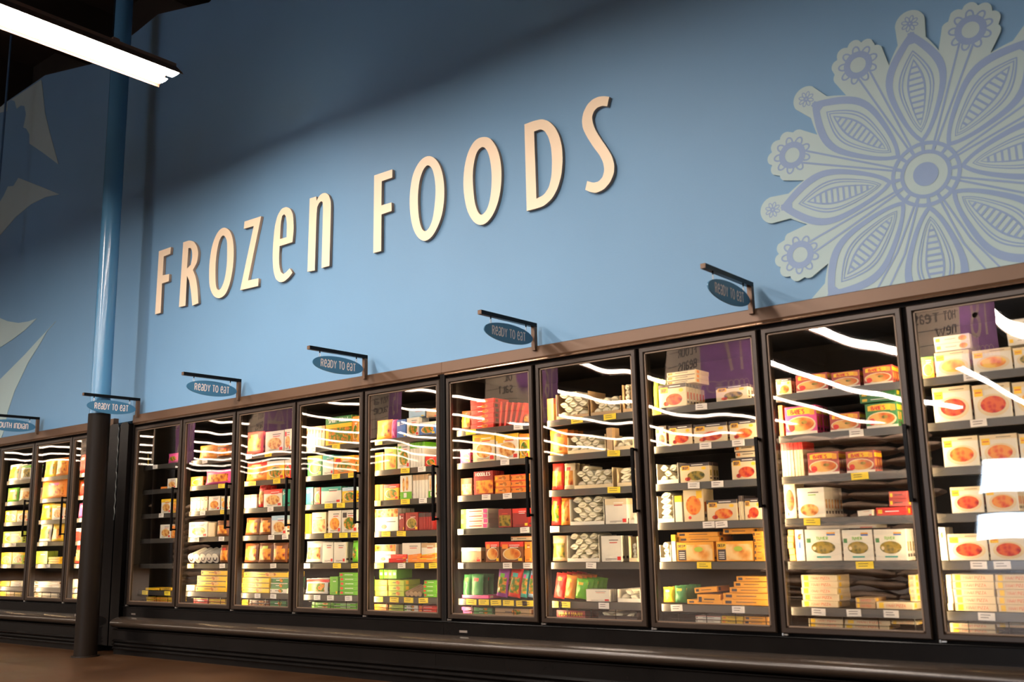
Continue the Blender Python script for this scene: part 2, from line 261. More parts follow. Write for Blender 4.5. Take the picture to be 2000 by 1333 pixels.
 (9, 5, 'f', 5.692, 6.068, 0.532, 0.564, 1, 'W,-,-,B,s', 'long white carton on top'),
 (9, 6, 'f', 5.639, 5.839, 0.129, 0.295, 5, 'C,-,-,Y,z', 'cream flatbread carton'),
 (9, 6, 'f', 5.927, 6.031, 0.129, 0.183, 2, 'n,-,-,Y,z', 'tan flatbread carton'),
 (9, 6, 'f', 6.032, 6.219, 0.129, 0.164, 1, 'C,-,-,Y,z', 'single flatbread carton'),
 (9, 6, 'f', 6.2, 6.234, 0.168, 0.297, 4, 'C,-,-,Y,z', 'short flatbread carton'),
 (9, 7, 'f', 5.663, 5.851, 0.027, 0.072, 2, 'C,-,-,Y,z', 'cream flatbread carton'),
 (9, 7, 'f', 5.856, 6.094, 0.027, 0.072, 2, 'C,-,-,Y,z', 'cream flatbread carton'),
 (9, 7, 'f', 6.098, 6.234, 0.057, 0.077, 2, 'C,-,-,Y,z', 'cream flatbread carton'),
 (10, 1, 'b', 6.368, 6.434, 1.27, 1.38, 3, 'O,G,mix,Y,s', 'orange and green carton'),
 (10, 1, 'b', 6.439, 6.609, 1.27, 1.394, 4, 'W,C,dump,Y,y', 'white dumpling carton'),
 (10, 1, 'b', 6.617, 6.798, 1.27, 1.38, 4, 'W,C,dump,Y,y', 'white dumpling carton'),
 (10, 1, 'b', 6.803, 6.958, 1.27, 1.37, 4, 'W,C,greenf,Y,y', 'white spinach-dish carton'),
 (10, 1, 'f', 6.443, 6.616, 1.4, 1.478, 2, 'W,-,-,Y,y', 'white carton lying flat'),
 (10, 1, 'f', 6.783, 6.931, 1.387, 1.514, 3, 'W,-,-,Y,y', 'white carton lying flat'),
 (10, 2, 'b', 6.41, 6.593, 1.042, 1.216, 4, 'W,C,curry,Y,y', 'white curry carton'),
 (10, 2, 'b', 6.601, 6.777, 1.042, 1.209, 4, 'W,C,curry,Y,y', 'white curry carton'),
 (10, 2, 'b', 6.782, 6.936, 1.042, 1.203, 4, 'W,C,dump,Y,y', 'white dumpling carton'),
 (10, 3, 'b', 6.432, 6.604, 0.819, 0.965, 4, 'W,C,curryo,Y,y', 'white orange-curry carton'),
 (10, 3, 'b', 6.609, 6.78, 0.819, 0.962, 4, 'W,C,curryo,Y,y', 'white orange-curry carton'),
 (10, 3, 'b', 6.784, 6.921, 0.819, 0.955, 4, 'W,C,curryo,Y,y', 'white orange-curry carton'),
 (10, 4, 'b', 6.447, 6.602, 0.593, 0.719, 4, 'W,C,curry,Y,y', 'white curry carton'),
 (10, 4, 'b', 6.606, 6.754, 0.593, 0.715, 4, 'W,C,curryo,Y,y', 'white orange-curry carton'),
 (10, 5, 'b', 6.368, 6.409, 0.367, 0.527, 3, 'W,-,-,B,m', 'narrow white carton'),
 (10, 5, 'b', 6.411, 6.596, 0.367, 0.493, 3, 'W,C,curry,Y,y', 'white stew carton'),
 (10, 5, 'b', 6.6, 6.767, 0.367, 0.49, 3, 'W,C,curry,Y,y', 'white stew carton'),
 (10, 6, 'f', 6.383, 6.411, 0.129, 0.3, 5, 'C,-,-,-,s', 'small cream carton'),
 (10, 6, 'f', 6.413, 6.604, 0.129, 0.303, 5, 'C,-,-,Y,z', 'cream flatbread carton'),
 (10, 6, 'f', 6.609, 6.778, 0.129, 0.303, 5, 'C,-,-,Y,z', 'cream flatbread carton'),
 (10, 7, 'f', 6.38, 6.588, 0.027, 0.072, 2, 'C,-,-,Y,z', 'cream flatbread carton'),
 (10, 7, 'f', 6.592, 6.784, 0.059, 0.079, 2, 'C,-,-,Y,z', 'cream flatbread carton'),
 (-3, 1, 'g', -3.638, -3.37, 1.27, 1.45, 3, 'W,-,mix,G,f', 'clear and green bag'),
 (-3, 1, 'g', -3.359, -3.099, 1.27, 1.427, 3, 'W,G,greenf,-,f', 'clear bag of greens'),
 (-3, 2, 'g', -3.633, -3.366, 1.042, 1.188, 3, 'G,-,greenf,W,f', 'green bag'),
 (-3, 2, 'g', -3.355, -3.085, 1.042, 1.175, 3, 'C,-,nug,-,f', 'cream food bag'),
 (-3, 3, 'b', -3.618, -3.352, 0.819, 0.944, 3, 'Y,-,nug,W,s', 'yellow carton'),
 (-3, 3, 'b', -3.341, -3.072, 0.819, 0.935, 3, 'C,Y,nug,-,s', 'cream yellow-topped carton'),
 (-3, 4, 'b', -3.64, -3.165, 0.593, 0.715, 3, 'L,-,greenf,C,s', 'lime and cream carton'),
 (-3, 5, 'b', -3.64, -3.393, 0.367, 0.491, 3, 'Y,-,nug,-,s', 'yellow carton'),
 (-3, 5, 'b', -3.382, -3.131, 0.367, 0.489, 3, 'L,Y,nug,-,s', 'lime yellow-topped carton'),
 (-3, 6, 'f', -3.64, -3.395, 0.129, 0.184, 2, 'Y,-,-,-,s', 'yellow flat carton'),
 (-3, 6, 'f', -3.383, -3.138, 0.129, 0.186, 2, 'W,-,-,-,s', 'white flat carton'),
 (-3, 7, 'f', -3.635, -3.134, 0.027, 0.072, 2, 'Y,-,nug,-,p', 'yellow flat pack'),
 (-2, 1, 'g', -2.824, -2.573, 1.27, 1.452, 3, 'Y,-,mix,O,f', 'yellow food bag'),
 (-2, 1, 'g', -2.557, -2.299, 1.27, 1.452, 3, 'O,-,noodle,Y,f', 'orange food bag'),
 (-2, 2, 'g', -2.843, -2.309, 1.042, 1.224, 4, 'O,-,noodle,M,f', 'wide orange food bag'),
 (-2, 3, 'g', -2.834, -2.575, 0.819, 0.989, 3, 'Y,-,mix,W,f', 'yellow and white bag'),
 (-2, 3, 'b', -2.565, -2.309, 0.819, 0.974, 3, 'W,Y,nug,-,s', 'white yellow-topped carton'),
 (-2, 4, 'g', -2.834, -2.582, 0.593, 0.775, 3, 'W,-,mix,G,f', 'white and green bag'),
 (-2, 4, 'g', -2.571, -2.326, 0.593, 0.767, 3, 'Y,-,noodle,-,f', 'yellow noodle bag'),
 (-2, 5, 'b', -2.85, -2.598, 0.367, 0.497, 3, 'L,-,-,Y,s', 'lime carton'),
 (-2, 5, 'f', -2.578, -2.334, 0.367, 0.438, 3, 'Y,-,-,-,s', 'yellow flat carton'),
 (-2, 6, 'f', -2.85, -2.342, 0.129, 0.187, 2, 'W,n,-,N,p', 'white flat carton'),
 (-2, 7, 'f', -2.842, -2.339, 0.027, 0.072, 2, 'C,-,-,N,p', 'cream flat carton'),
 (-1, 1, 'g', -2.06, -1.935, 1.27, 1.452, 3, 'R,-,-,W,f', 'bright red bag'),
 (-1, 1, 'g', -1.926, -1.8, 1.27, 1.452, 3, 'R,-,-,Y,f', 'red and yellow bag'),
 (-1, 2, 'g', -2.04, -1.856, 1.042, 1.175, 3, 'R,-,-,W,f', 'red and white bag'),
 (-1, 3, 'g', -2.042, -1.849, 0.819, 0.96, 3, 'M,-,-,W,f', 'pink food bag'),
 (-1, 4, 'b', -2.042, -1.859, 0.593, 0.718, 3, 'R,W,-,-,s', 'red white-topped carton'),
 (-1, 5, 'g', -2.051, -1.845, 0.367, 0.545, 3, 'R,-,nug,-,f', 'dark red food bag'),
 (-1, 6, 'f', -2.049, -1.839, 0.129, 0.216, 1, 'C,-,-,-,s', 'cream block carton'),
 (-1, 7, 'f', -2.044, -1.835, 0.027, 0.072, 2, 'C,-,-,Y,p', 'cream flat carton'),
]
TAGS = [
 (1, 1, -0.585, 'W'), (1, 3, -0.446, 'W'), (1, 6, -0.654, 'Y'), (1, 6, -0.291, 'Y'),
 (2, 1, 0.205, 'W'), (2, 2, 0.464, 'Y'), (2, 3, 0.202, 'W'), (2, 3, 0.506, 'Y'),
 (2, 4, 0.124, 'W'), (2, 4, 0.49, 'W'), (2, 5, 0.055, 'Y'), (2, 5, 0.516, 'W'),
 (3, 1, 0.842, 'W'), (3, 1, 1.1, 'Y'), (3, 2, 0.819, 'Y'), (3, 2, 0.9, 'Y'),
 (3, 2, 1.22, 'Y'), (3, 3, 1.148, 'W'), (3, 4, 1.168, 'W'), (3, 4, 1.345, 'W'),
 (3, 5, 1.203, 'W'), (3, 6, 1.01, 'W'), (3, 6, 1.213, 'W'), (4, 1, 1.661, 'W'),
 (4, 1, 1.942, 'Y'), (4, 2, 1.946, 'Y'), (4, 2, 2.132, 'Y'), (4, 3, 1.865, 'Y'),
 (4, 3, 2.006, 'Y'), (4, 4, 1.866, 'Y'), (4, 4, 2.039, 'Y'), (4, 4, 2.169, 'Y'),
 (4, 5, 1.622, 'W'), (4, 5, 1.97, 'Y'), (4, 5, 2.176, 'Y'), (4, 6, 1.748, 'W'),
 (4, 6, 1.902, 'W'), (4, 6, 2.104, 'W'), (5, 1, 2.413, 'Y'), (5, 2, 2.699, 'Y'),
 (5, 2, 2.867, 'W'), (5, 3, 2.399, 'Y'), (5, 3, 2.701, 'Y'), (5, 3, 2.877, 'W'),
 (5, 4, 2.502, 'Y'), (5, 4, 2.66, 'Y'), (5, 5, 2.436, 'Y'), (5, 5, 2.664, 'W'),
 (5, 5, 2.84, 'Y'), (5, 5, 2.979, 'Y'), (5, 6, 2.428, 'Y'), (5, 6, 2.589, 'Y'),
 (5, 6, 2.734, 'Y'), (5, 6, 2.878, 'Y'), (6, 1, 3.34, 'Y'), (6, 1, 3.76, 'W'),
 (6, 2, 3.639, 'W'), (6, 3, 3.47, 'W'), (6, 3, 3.655, 'W'), (6, 4, 3.224, 'W'),
 (6, 4, 3.796, 'W'), (6, 5, 3.219, 'W'), (6, 5, 3.644, 'W'), (6, 5, 3.814, 'W'),
 (6, 6, 3.325, 'Y'), (6, 6, 3.435, 'Y'), (6, 6, 3.539, 'Y'), (6, 6, 3.646, 'Y'),
 (6, 6, 3.757, 'Y'), (6, 6, 3.807, 'Y'), (7, 1, 4.24, 'Y'), (7, 1, 4.49, 'Y'),
 (7, 2, 4.507, 'Y'), (7, 3, 4.498, 'Y'), (7, 4, 4.038, 'W'), (7, 5, 4.31, 'W'),
 (7, 6, 4.033, 'Y'), (7, 6, 4.098, 'Y'), (7, 6, 4.393, 'W'), (8, 1, 4.814, 'Y'),
 (8, 1, 5.128, 'W'), (8, 2, 5.14, 'W'), (8, 2, 5.347, 'W'), (8, 3, 5.05, 'W'),
 (8, 3, 5.202, 'W'), (8, 4, 5.132, 'W'), (8, 4, 5.212, 'W'), (8, 5, 5.088, 'Y'),
 (8, 6, 4.896, 'W'), (8, 6, 5.283, 'W'), (9, 2, 6.023, 'W'), (9, 3, 6.021, 'Y'),
 (9, 4, 5.744, 'Y'), (9, 5, 6.006, 'Y'), (9, 6, 5.742, 'W'), (9, 6, 5.929, 'W'),
 (9, 6, 6.118, 'W'), (10, 1, 6.617, 'W'), (10, 2, 6.625, 'W'), (10, 5, 6.555, 'W'),
 (10, 5, 6.659, 'W'), (10, 6, 6.565, 'W'), (-3, 4, -3.273, 'W'), (-3, 5, -3.349, 'W'),
 (-2, 4, -2.573, 'W'), (-2, 5, -2.49, 'W'),
]
LETTERS = [
 ('first F', 0, [(-0.5537, 3.3117), (-0.3496, 3.3123), (-0.3542, 3.2466), (-0.4653, 3.2419), (-0.4671, 3.056), (-0.3567, 3.048), (-0.3581, 2.9781), (-0.4719, 2.9763), (-0.4722, 2.6894), (-0.5671, 2.6897)], None),
 ('R', 1, [(-0.1467, 3.3163), (-0.0437, 3.3154), (0.0332, 3.2847), (0.0842, 3.2279), (0.1087, 3.1623), (0.0946, 3.0765), (0.032, 3.0144), (0.0845, 2.934), (0.1192, 2.8162), (0.1416, 2.6818), (0.0467, 2.6737), (0.0208, 2.7935), (-0.0146, 2.912), (-0.0599, 2.9767), (-0.0634, 2.6919), (-0.1687, 2.6955)], [(-0.056, 3.2402), (-0.0245, 3.2379), (0.0048, 3.2075), (0.0136, 3.1408), (-0.0058, 3.0717), (-0.065, 3.0465)]),
 ('first O', 2, [(0.5019, 3.3201), (0.5803, 3.2716), (0.6285, 3.1908), (0.6508, 3.0772), (0.6486, 2.9383), (0.6189, 2.8052), (0.5683, 2.7143), (0.5079, 2.6785), (0.4387, 2.6787), (0.3663, 2.7182), (0.3094, 2.8063), (0.2913, 2.9276), (0.2936, 3.0538), (0.3182, 3.1761), (0.3646, 3.2621), (0.4258, 3.3128)], [(0.4869, 3.2497), (0.5408, 3.1935), (0.5535, 3.0812), (0.5544, 2.9564), (0.53, 2.8368), (0.4841, 2.7637), (0.4405, 2.7536), (0.4066, 2.7891), (0.3909, 2.8778), (0.386, 3.0201), (0.4041, 3.1428), (0.4376, 3.2229)]),
 ('Z', 0, [(0.7962, 3.3118), (1.0316, 3.3081), (0.8724, 2.7618), (1.0182, 2.7541), (1.0175, 2.6867), (0.7645, 2.6944), (0.9299, 3.242), (0.789, 3.2457)], None),
 ('E', 1, [(1.4664, 2.9846), (1.4793, 3.1004), (1.4667, 3.2239), (1.4284, 3.2853), (1.3725, 3.3145), (1.3111, 3.3123), (1.2572, 3.2631), (1.2235, 3.1722), (1.208, 3.0284), (1.2058, 2.8989), (1.2205, 2.783), (1.2544, 2.7045), (1.311, 2.6663), (1.3718, 2.6633), (1.4311, 2.6881), (1.4742, 2.7196), (1.438, 2.7643), (1.3932, 2.7387), (1.3573, 2.7295), (1.3199, 2.7524), (1.2967, 2.8168), (1.2924, 2.898), (1.2964, 2.9843)], [(1.299, 3.0461), (1.3038, 3.1791), (1.3198, 3.2449), (1.3465, 3.2552), (1.3731, 3.2288), (1.3865, 3.1609), (1.3859, 3.044)]),
 ('N', 1, [(1.6777, 3.3157), (1.7592, 3.3139), (1.766, 3.2749), (1.7939, 3.3079), (1.8337, 3.3222), (1.8737, 3.3181), (1.914, 3.2911), (1.9411, 3.2336), (1.9447, 3.1703), (1.9362, 2.6904), (1.8412, 2.6894), (1.848, 3.2005), (1.8413, 3.2454), (1.8238, 3.2589), (1.7954, 3.2482), (1.7677, 3.2072), (1.7585, 2.6858), (1.6664, 2.6915)], None),
 ('second F', 0, [(2.4485, 3.3217), (2.6503, 3.3198), (2.6506, 3.2535), (2.5342, 3.2532), (2.5308, 3.0576), (2.6421, 3.0554), (2.6442, 2.9875), (2.5332, 2.9844), (2.5313, 2.6931), (2.4445, 2.6938)], None),
 ('second O', 2, [(3.044, 3.3231), (3.104, 3.284), (3.1503, 3.2159), (3.1791, 3.1302), (3.1907, 3.03), (3.1854, 2.928), (3.1636, 2.8366), (3.1208, 2.7563), (3.0654, 2.6976), (2.9969, 2.6766), (2.9323, 2.7095), (2.8802, 2.7825), (2.8496, 2.8811), (2.8364, 3.0032), (2.8455, 3.1208), (2.8724, 3.2211), (2.9213, 3.2888), (2.9786, 3.3239)], [(3.0305, 3.2537), (3.0691, 3.2172), (3.0943, 3.1385), (3.1037, 3.0381), (3.0926, 2.9238), (3.0706, 2.8253), (3.036, 2.7683), (2.9974, 2.7508), (2.963, 2.7776), (2.9372, 2.8485), (2.9245, 2.9497), (2.9249, 3.0551), (2.9402, 3.1507), (2.9694, 3.2164), (3.0001, 3.2483)]),
 ('third O', 2, [(3.5857, 3.3218), (3.6367, 3.2936), (3.6861, 3.2249), (3.7178, 3.1411), (3.732, 3.0356), (3.7251, 2.9227), (3.702, 2.8275), (3.6583, 2.7439), (3.5982, 2.6904), (3.5343, 2.6809), (3.4706, 2.7186), (3.4155, 2.806), (3.3865, 2.916), (3.3776, 3.029), (3.39, 3.1444), (3.4226, 3.2409), (3.4722, 3.3045), (3.5251, 3.3283)], [(3.5696, 3.2498), (3.605, 3.2126), (3.6291, 3.1442), (3.6423, 3.045), (3.6391, 2.9371), (3.6227, 2.8463), (3.5916, 2.7793), (3.5443, 2.7529), (3.5106, 2.7843), (3.4834, 2.8587), (3.4706, 2.9646), (3.4679, 3.0619), (3.4781, 3.1424), (3.5012, 3.2128), (3.5323, 3.2461)]),
 ('D', 1, [(3.9449, 3.3133), (4.0254, 3.3155), (4.0966, 3.3081), (4.1504, 3.279), (4.2026, 3.221), (4.2382, 3.1454), (4.2577, 3.0554), (4.2578, 2.9584), (4.243, 2.8657), (4.2096, 2.7842), (4.1618, 2.7252), (4.0914, 2.6903), (4.0212, 2.6872), (3.9464, 2.6894)], [(4.027, 3.2381), (4.0824, 3.2389), (4.117, 3.2158), (4.1464, 3.1646), (4.1669, 3.0867), (4.1714, 2.9941), (4.1637, 2.8858), (4.1379, 2.8082), (4.094, 2.7671), (4.0313, 2.7562)]),
 ('S', 1, [(4.6432, 3.301), (4.6246, 3.2409), (4.5863, 3.2561), (4.5482, 3.2554), (4.5196, 3.2376), (4.5041, 3.2023), (4.5091, 3.1579), (4.5275, 3.1038), (4.5626, 3.0393), (4.607, 2.9667), (4.6442, 2.8969), (4.66, 2.8334), (4.6532, 2.776), (4.6226, 2.7247), (4.5737, 2.6894), (4.5121, 2.6806), (4.4715, 2.6964), (4.4296, 2.7215), (4.4473, 2.7772), (4.4947, 2.7534), (4.5358, 2.7522), (4.5675, 2.774), (4.5831, 2.8177), (4.5755, 2.8734), (4.5506, 2.9279), (4.5054, 2.9945), (4.4601, 3.074), (4.4279, 3.1445), (4.4232, 3.2014), (4.436, 3.2533), (4.4697, 3.2988), (4.5129, 3.3228), (4.5619, 3.3274), (4.6096, 3.3157)], None),
]
MURAL = [
 [(-4.5762, 5.9499), (-4.3796, 5.9817), (-3.4746, 6.1095), (-3.317, 6.0661), (-3.2742, 5.8723), (-3.166, 5.5297), (-3.026, 5.2606), (-2.7464, 4.7751), (-3.137, 5.0198), (-3.4955, 5.2318), (-3.5139, 5.353), (-3.6049, 5.4489), (-3.6882, 5.4884), (-3.6436, 5.6405), (-3.7004, 5.7681), (-3.8167, 5.8113), (-3.9098, 5.7994), (-3.9763, 5.916), (-4.0822, 5.9727), (-4.178, 5.9614), (-4.1754, 5.8467), (-4.5701, 5.9149)],
 [(-3.7134, 4.8576), (-3.1672, 4.6233), (-2.6828, 4.4059), (-2.9978, 4.4493), (-3.3463, 4.4426), (-3.6981, 4.3727), (-4.0819, 4.2277), (-4.3313, 4.1718), (-4.4232, 4.6937), (-4.1557, 4.6626), (-4.0688, 4.72), (-3.9727, 4.8136), (-3.8263, 4.7854)],
 [(-4.1745, 3.2815), (-3.904, 3.1794), (-3.7079, 3.1123), (-3.4272, 3.0475), (-3.1907, 3.0282), (-2.9976, 3.0334), (-3.2636, 2.9376), (-3.5479, 2.8723), (-3.8431, 2.8199), (-4.0861, 2.7799)],
 [(-2.5517, 2.9338), (-2.7428, 2.8466), (-2.8654, 2.7408), (-3.1186, 2.5542), (-3.3913, 2.2676), (-3.5297, 2.0317), (-3.5851, 1.8288), (-3.6291, 1.7356), (-3.906, 1.7572), (-4.0155, 2.379), (-3.7782, 2.4379), (-3.4671, 2.5563), (-3.2193, 2.6506), (-2.9528, 2.7669)],
]

# ------------------------------------------------------------------ materials
def new_mat(name):
    m = bpy.data.materials.new(name); m.use_nodes = True
    return m, m.node_tree, m.node_tree.nodes, m.node_tree.links, m.node_tree.nodes['Principled BSDF']

def mat(name, col, rough=0.5, metal=0.0, var=0.06, scale=6.0, bump=0.0, bscale=40.0, spec=None, coat=0.0):
    m, nt, N, L, b = new_mat(name)
    tc = N.new('ShaderNodeTexCoord'); nz = N.new('ShaderNodeTexNoise')
    nz.inputs['Scale'].default_value = scale; nz.inputs['Detail'].default_value = 4
    L.new(tc.outputs['Object'], nz.inputs['Vector'])
    r = N.new('ShaderNodeValToRGB')
    r.color_ramp.elements[0].position = .3; r.color_ramp.elements[1].position = .7
    r.color_ramp.elements[0].color = (*[max(0, c * (1 - var)) for c in col], 1)
    r.color_ramp.elements[1].color = (*[min(1, c * (1 + var)) for c in col], 1)
    L.new(nz.outputs['Fac'], r.inputs['Fac']); L.new(r.outputs['Color'], b.inputs['Base Color'])
    b.inputs['Roughness'].default_value = rough; b.inputs['Metallic'].default_value = metal
    if coat: b.inputs['Coat Weight'].default_value = coat; b.inputs['Coat Roughness'].default_value = .12
    if spec is not None: b.inputs['Specular IOR Level'].default_value = spec
    if bump:
        n2 = N.new('ShaderNodeTexNoise'); n2.inputs['Scale'].default_value = bscale
        bp = N.new('ShaderNodeBump'); bp.inputs['Strength'].default_value = 1; bp.inputs['Distance'].default_value = bump
        L.new(tc.outputs['Object'], n2.inputs['Vector']); L.new(n2.outputs['Fac'], bp.inputs['Height']); L.new(bp.outputs['Normal'], b.inputs['Normal'])
    return m

def emit(name, col, e):
    m, nt, N, L, b = new_mat(name)
    b.inputs['Base Color'].default_value = (*col, 1)
    tc = N.new('ShaderNodeTexCoord'); nz = N.new('ShaderNodeTexNoise'); nz.inputs['Scale'].default_value = .8
    mp = N.new('ShaderNodeMapRange'); mp.inputs['To Min'].default_value = e * .94; mp.inputs['To Max'].default_value = e * 1.06
    L.new(tc.outputs['Object'], nz.inputs['Vector']); L.new(nz.outputs['Fac'], mp.inputs['Value'])
    b.inputs['Emission Color'].default_value = (*col, 1); L.new(mp.outputs['Result'], b.inputs['Emission Strength'])
    return m

def food(name, c1, c2, c3, scale=34.0):
    m, nt, N, L, b = new_mat(name)
    tc = N.new('ShaderNodeTexCoord'); v = N.new('ShaderNodeTexVoronoi'); v.inputs['Scale'].default_value = scale
    nz = N.new('ShaderNodeTexNoise'); nz.inputs['Scale'].default_value = scale * .9; nz.inputs['Detail'].default_value = 5
    mx = N.new('ShaderNodeMath'); mx.operation = 'ADD'; mh = N.new('ShaderNodeMath'); mh.operation = 'MULTIPLY'; mh.inputs[1].default_value = .62
    L.new(tc.outputs['Object'], v.inputs['Vector']); L.new(tc.outputs['Object'], nz.inputs['Vector'])
    L.new(v.outputs['Distance'], mx.inputs[0]); L.new(nz.outputs['Fac'], mx.inputs[1]); L.new(mx.outputs[0], mh.inputs[0])
    r = N.new('ShaderNodeValToRGB'); e = r.color_ramp.elements
    e[0].position = .3; e[0].color = (*c1, 1); e[1].position = .72; e[1].color = (*c3, 1)
    k = e.new(.5); k.color = (*c2, 1)
    L.new(mh.outputs[0], r.inputs['Fac']); L.new(r.outputs['Color'], b.inputs['Base Color'])
    b.inputs['Roughness'].default_value = .38
    return m

def food2(name, a, b_, c, sc):
    return food(name, *[tuple(v ** 2.1 * .95 for v in t) for t in (a, b_, c)], sc)
PAL = dict(W=(.76, .72, .63), C=(.74, .6, .38), Y=(.88, .55, .02), O=(.85, .26, .03), R=(.72, .03, .02), D=(.3, .02, .02),
           G=(.13, .45, .015), g=(.04, .2, .06), T=(.04, .35, .3), B=(.05, .16, .5), b=(.4, .58, .75), P=(.28, .04, .3),
           M=(.75, .08, .3), N=(.2, .06, .015), n=(.5, .33, .18), K=(.05, .035, .04), L=(.38, .5, .05), A=(.82, .36, .03), U=(.4, .06, .05))
PM = {k: mat('carton_' + n, PAL[k], .42, 0, .05, 9) for k, n in dict(W='white', C='cream', Y='yellow', O='orange', R='red', D='dark_red',
      G='green', g='dark_green', T='teal', B='blue', b='pale_blue', P='purple', M='magenta', N='brown', n='tan', K='black', L='lime', A='amber', U='maroon').items()}
FM = dict(noodle=food2('noodle_picture', (.35, .1, .02), (.8, .38, .06), (.92, .62, .2), 30),
          curry=food2('red_curry_picture', (.35, .02, .01), (.72, .09, .03), (.85, .35, .12), 38),
          curryo=food2('orange_curry_picture', (.6, .1, .01), (.85, .3, .04), (.9, .55, .2), 34),
          greenf=food2('greens_picture', (.06, .12, .02), (.3, .3, .05), (.6, .5, .15), 40),
          nug=food2('fried_snack_picture', (.4, .15, .03), (.75, .42, .12), (.9, .7, .4), 34),
          dump=food2('dumpling_picture', (.75, .22, .03), (.9, .5, .1), (.95, .75, .3), 22),
          mix=food2('mixed_dinner_picture', (.65, .06, .02), (.85, .5, .06), (.25, .42, .05), 40),
          dish=food2('soup_picture', (.5, .14, .02), (.8, .4, .08), (.9, .68, .35), 16),
          bread=food2('bread_picture', (.65, .25, .05), (.9, .6, .25), (.95, .8, .55), 16))
M_BRONZE = mat('dark_bronze_metal', (.034, .021, .014), .32, .3, .08, 3, .0002, 60)
M_HEADER = mat('brown_painted_metal', (.12, .062, .032), .42, .25, .05, 2)
M_LIP = mat('polished_bronze_edge', (.5, .33, .22), .22, .9, .05, 4)
M_TRIM = mat('lighter_bronze_trim', (.17, .11, .07), .45, .2, .05, 4)
M_BLACK = mat('black_painted_metal', (.005, .0042, .004), .2, .0, .2, 5, spec=.12)
M_MATT = mat('matt_black_liner', (.009, .0075, .007), .65, 0, .2, 5, spec=.1)
M_BUMPER = mat('black_rubber_bumper', (.034, .023, .016), .25, .1, .12, 2)
M_SHELF = mat('grey_shelf_steel', (.06, .056, .052), .36, .3, .1, 5)
M_CHROME = mat('brushed_steel', (.6, .58, .55), .28, 1.0, .05, 12)
M_TAGW = mat('white_price_paper', (.88, .84, .8), .5, 0, .03, 30)
M_TAGY = mat('yellow_price_paper', (.95, .72, .04), .5, 0, .03, 30)
M_INK = mat('dark_print', (.06, .04, .04), .5, 0, .1, 30)
M_REDINK = mat('red_print', (.65, .06, .03), .5, 0, .1, 30)
M_WHITEINK = mat('white_print', (.9, .88, .84), .5, 0, .03, 30)
M_WALL = mat('blue_wall_paint', (.158, .318, .505), .6, 0, .025, 1.2, .0004, 90)
M_POST = mat('glossy_blue_post_paint', (.085, .25, .44), .2, 0, .03, 2, coat=.3)
M_SLEEVE = mat('dark_brown_post_paint', (.0095, .006, .004), .45, 0, .12, 3, spec=.12)
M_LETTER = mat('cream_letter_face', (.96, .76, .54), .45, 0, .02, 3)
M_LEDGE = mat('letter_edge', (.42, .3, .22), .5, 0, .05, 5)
M_PLATE = mat('pale_mural_panel', (.4, .53, .54), .6, 0, .03, 2)
M_MINK = mat('blue_grey_mural_print', (.235, .34, .54), .6, 0, .03, 2)
M_SIGN = mat('deep_blue_sign', (.055, .19, .33), .4, 0, .05, 8)
M_SIGNT = mat('sign_lettering', (.95, .82, .76), .45, 0, .03, 8)
M_CEIL = mat('dark_brown_ceiling', (.03, .019, .012), .8, 0, .3, 1)
M_DARKWALL = mat('dark_store_wall', (.03, .025, .022), .7, 0, .2, 1)
M_PURPLE = mat('purple_banner', (.34, .13, .36), .5, 0, .15, 5)
M_BEIGE = mat('beige_banner', (.75, .6, .46), .55, 0, .05, 5)
M_GOLD = mat('banner_figure', (.6, .45, .36), .5, 0, .05, 5)
M_WRAP = mat('white_wrapped_roll', (.86, .8, .62), .42, 0, .08, 26, .0006, 50)
M_SACK = mat('brown_woven_sack', (.4, .26, .17), .7, 0, .25, 9, .003, 30)
M_REFL = mat('white_reflector', (.85, .83, .8), .35, 0, .03, 4)
M_FIX = mat('fixture_housing', (.25, .14, .09), .5, .2, .1, 4)
M_STRIP = emit('fluorescent_lamp', (1.0, .9, .8), STRIP_E)
M_FAR = emit('far_fluorescent_lamp', (1.0, .87, .72), FAR_E)
M_CASE = emit('freezer_lamp', (1.0, .72, .4), CASE_E)
M_WIN = emit('daylight_window', (.62, .8, 1.0), WINDOW_E)

def floor_mat():
    m, nt, N, L, b = new_mat('polished_concrete')
    tc = N.new('ShaderNodeTexCoord'); n1 = N.new('ShaderNodeTexNoise'); n1.inputs['Scale'].default_value = 1.6; n1.inputs['Detail'].default_value = 8
    r = N.new('ShaderNodeValToRGB'); r.color_ramp.elements[0].color = (.03, .0125, .0045, 1); r.color_ramp.elements[1].color = (.058, .027, .0115, 1)
    r.color_ramp.elements[0].position = .35; r.color_ramp.elements[1].position = .7
    L.new(tc.outputs['Object'], n1.inputs['Vector']); L.new(n1.outputs['Fac'], r.inputs['Fac']); L.new(r.outputs['Color'], b.inputs['Base Color'])
    r2 = N.new('ShaderNodeMapRange'); r2.inputs['To Min'].default_value = .38; r2.inputs['To Max'].default_value = .6; b.inputs['Specular IOR Level'].default_value = .12
    L.new(n1.outputs['Fac'], r2.inputs['Value']); L.new(r2.outputs['Result'], b.inputs['Roughness'])
    return m
M_FLOOR = floor_mat()

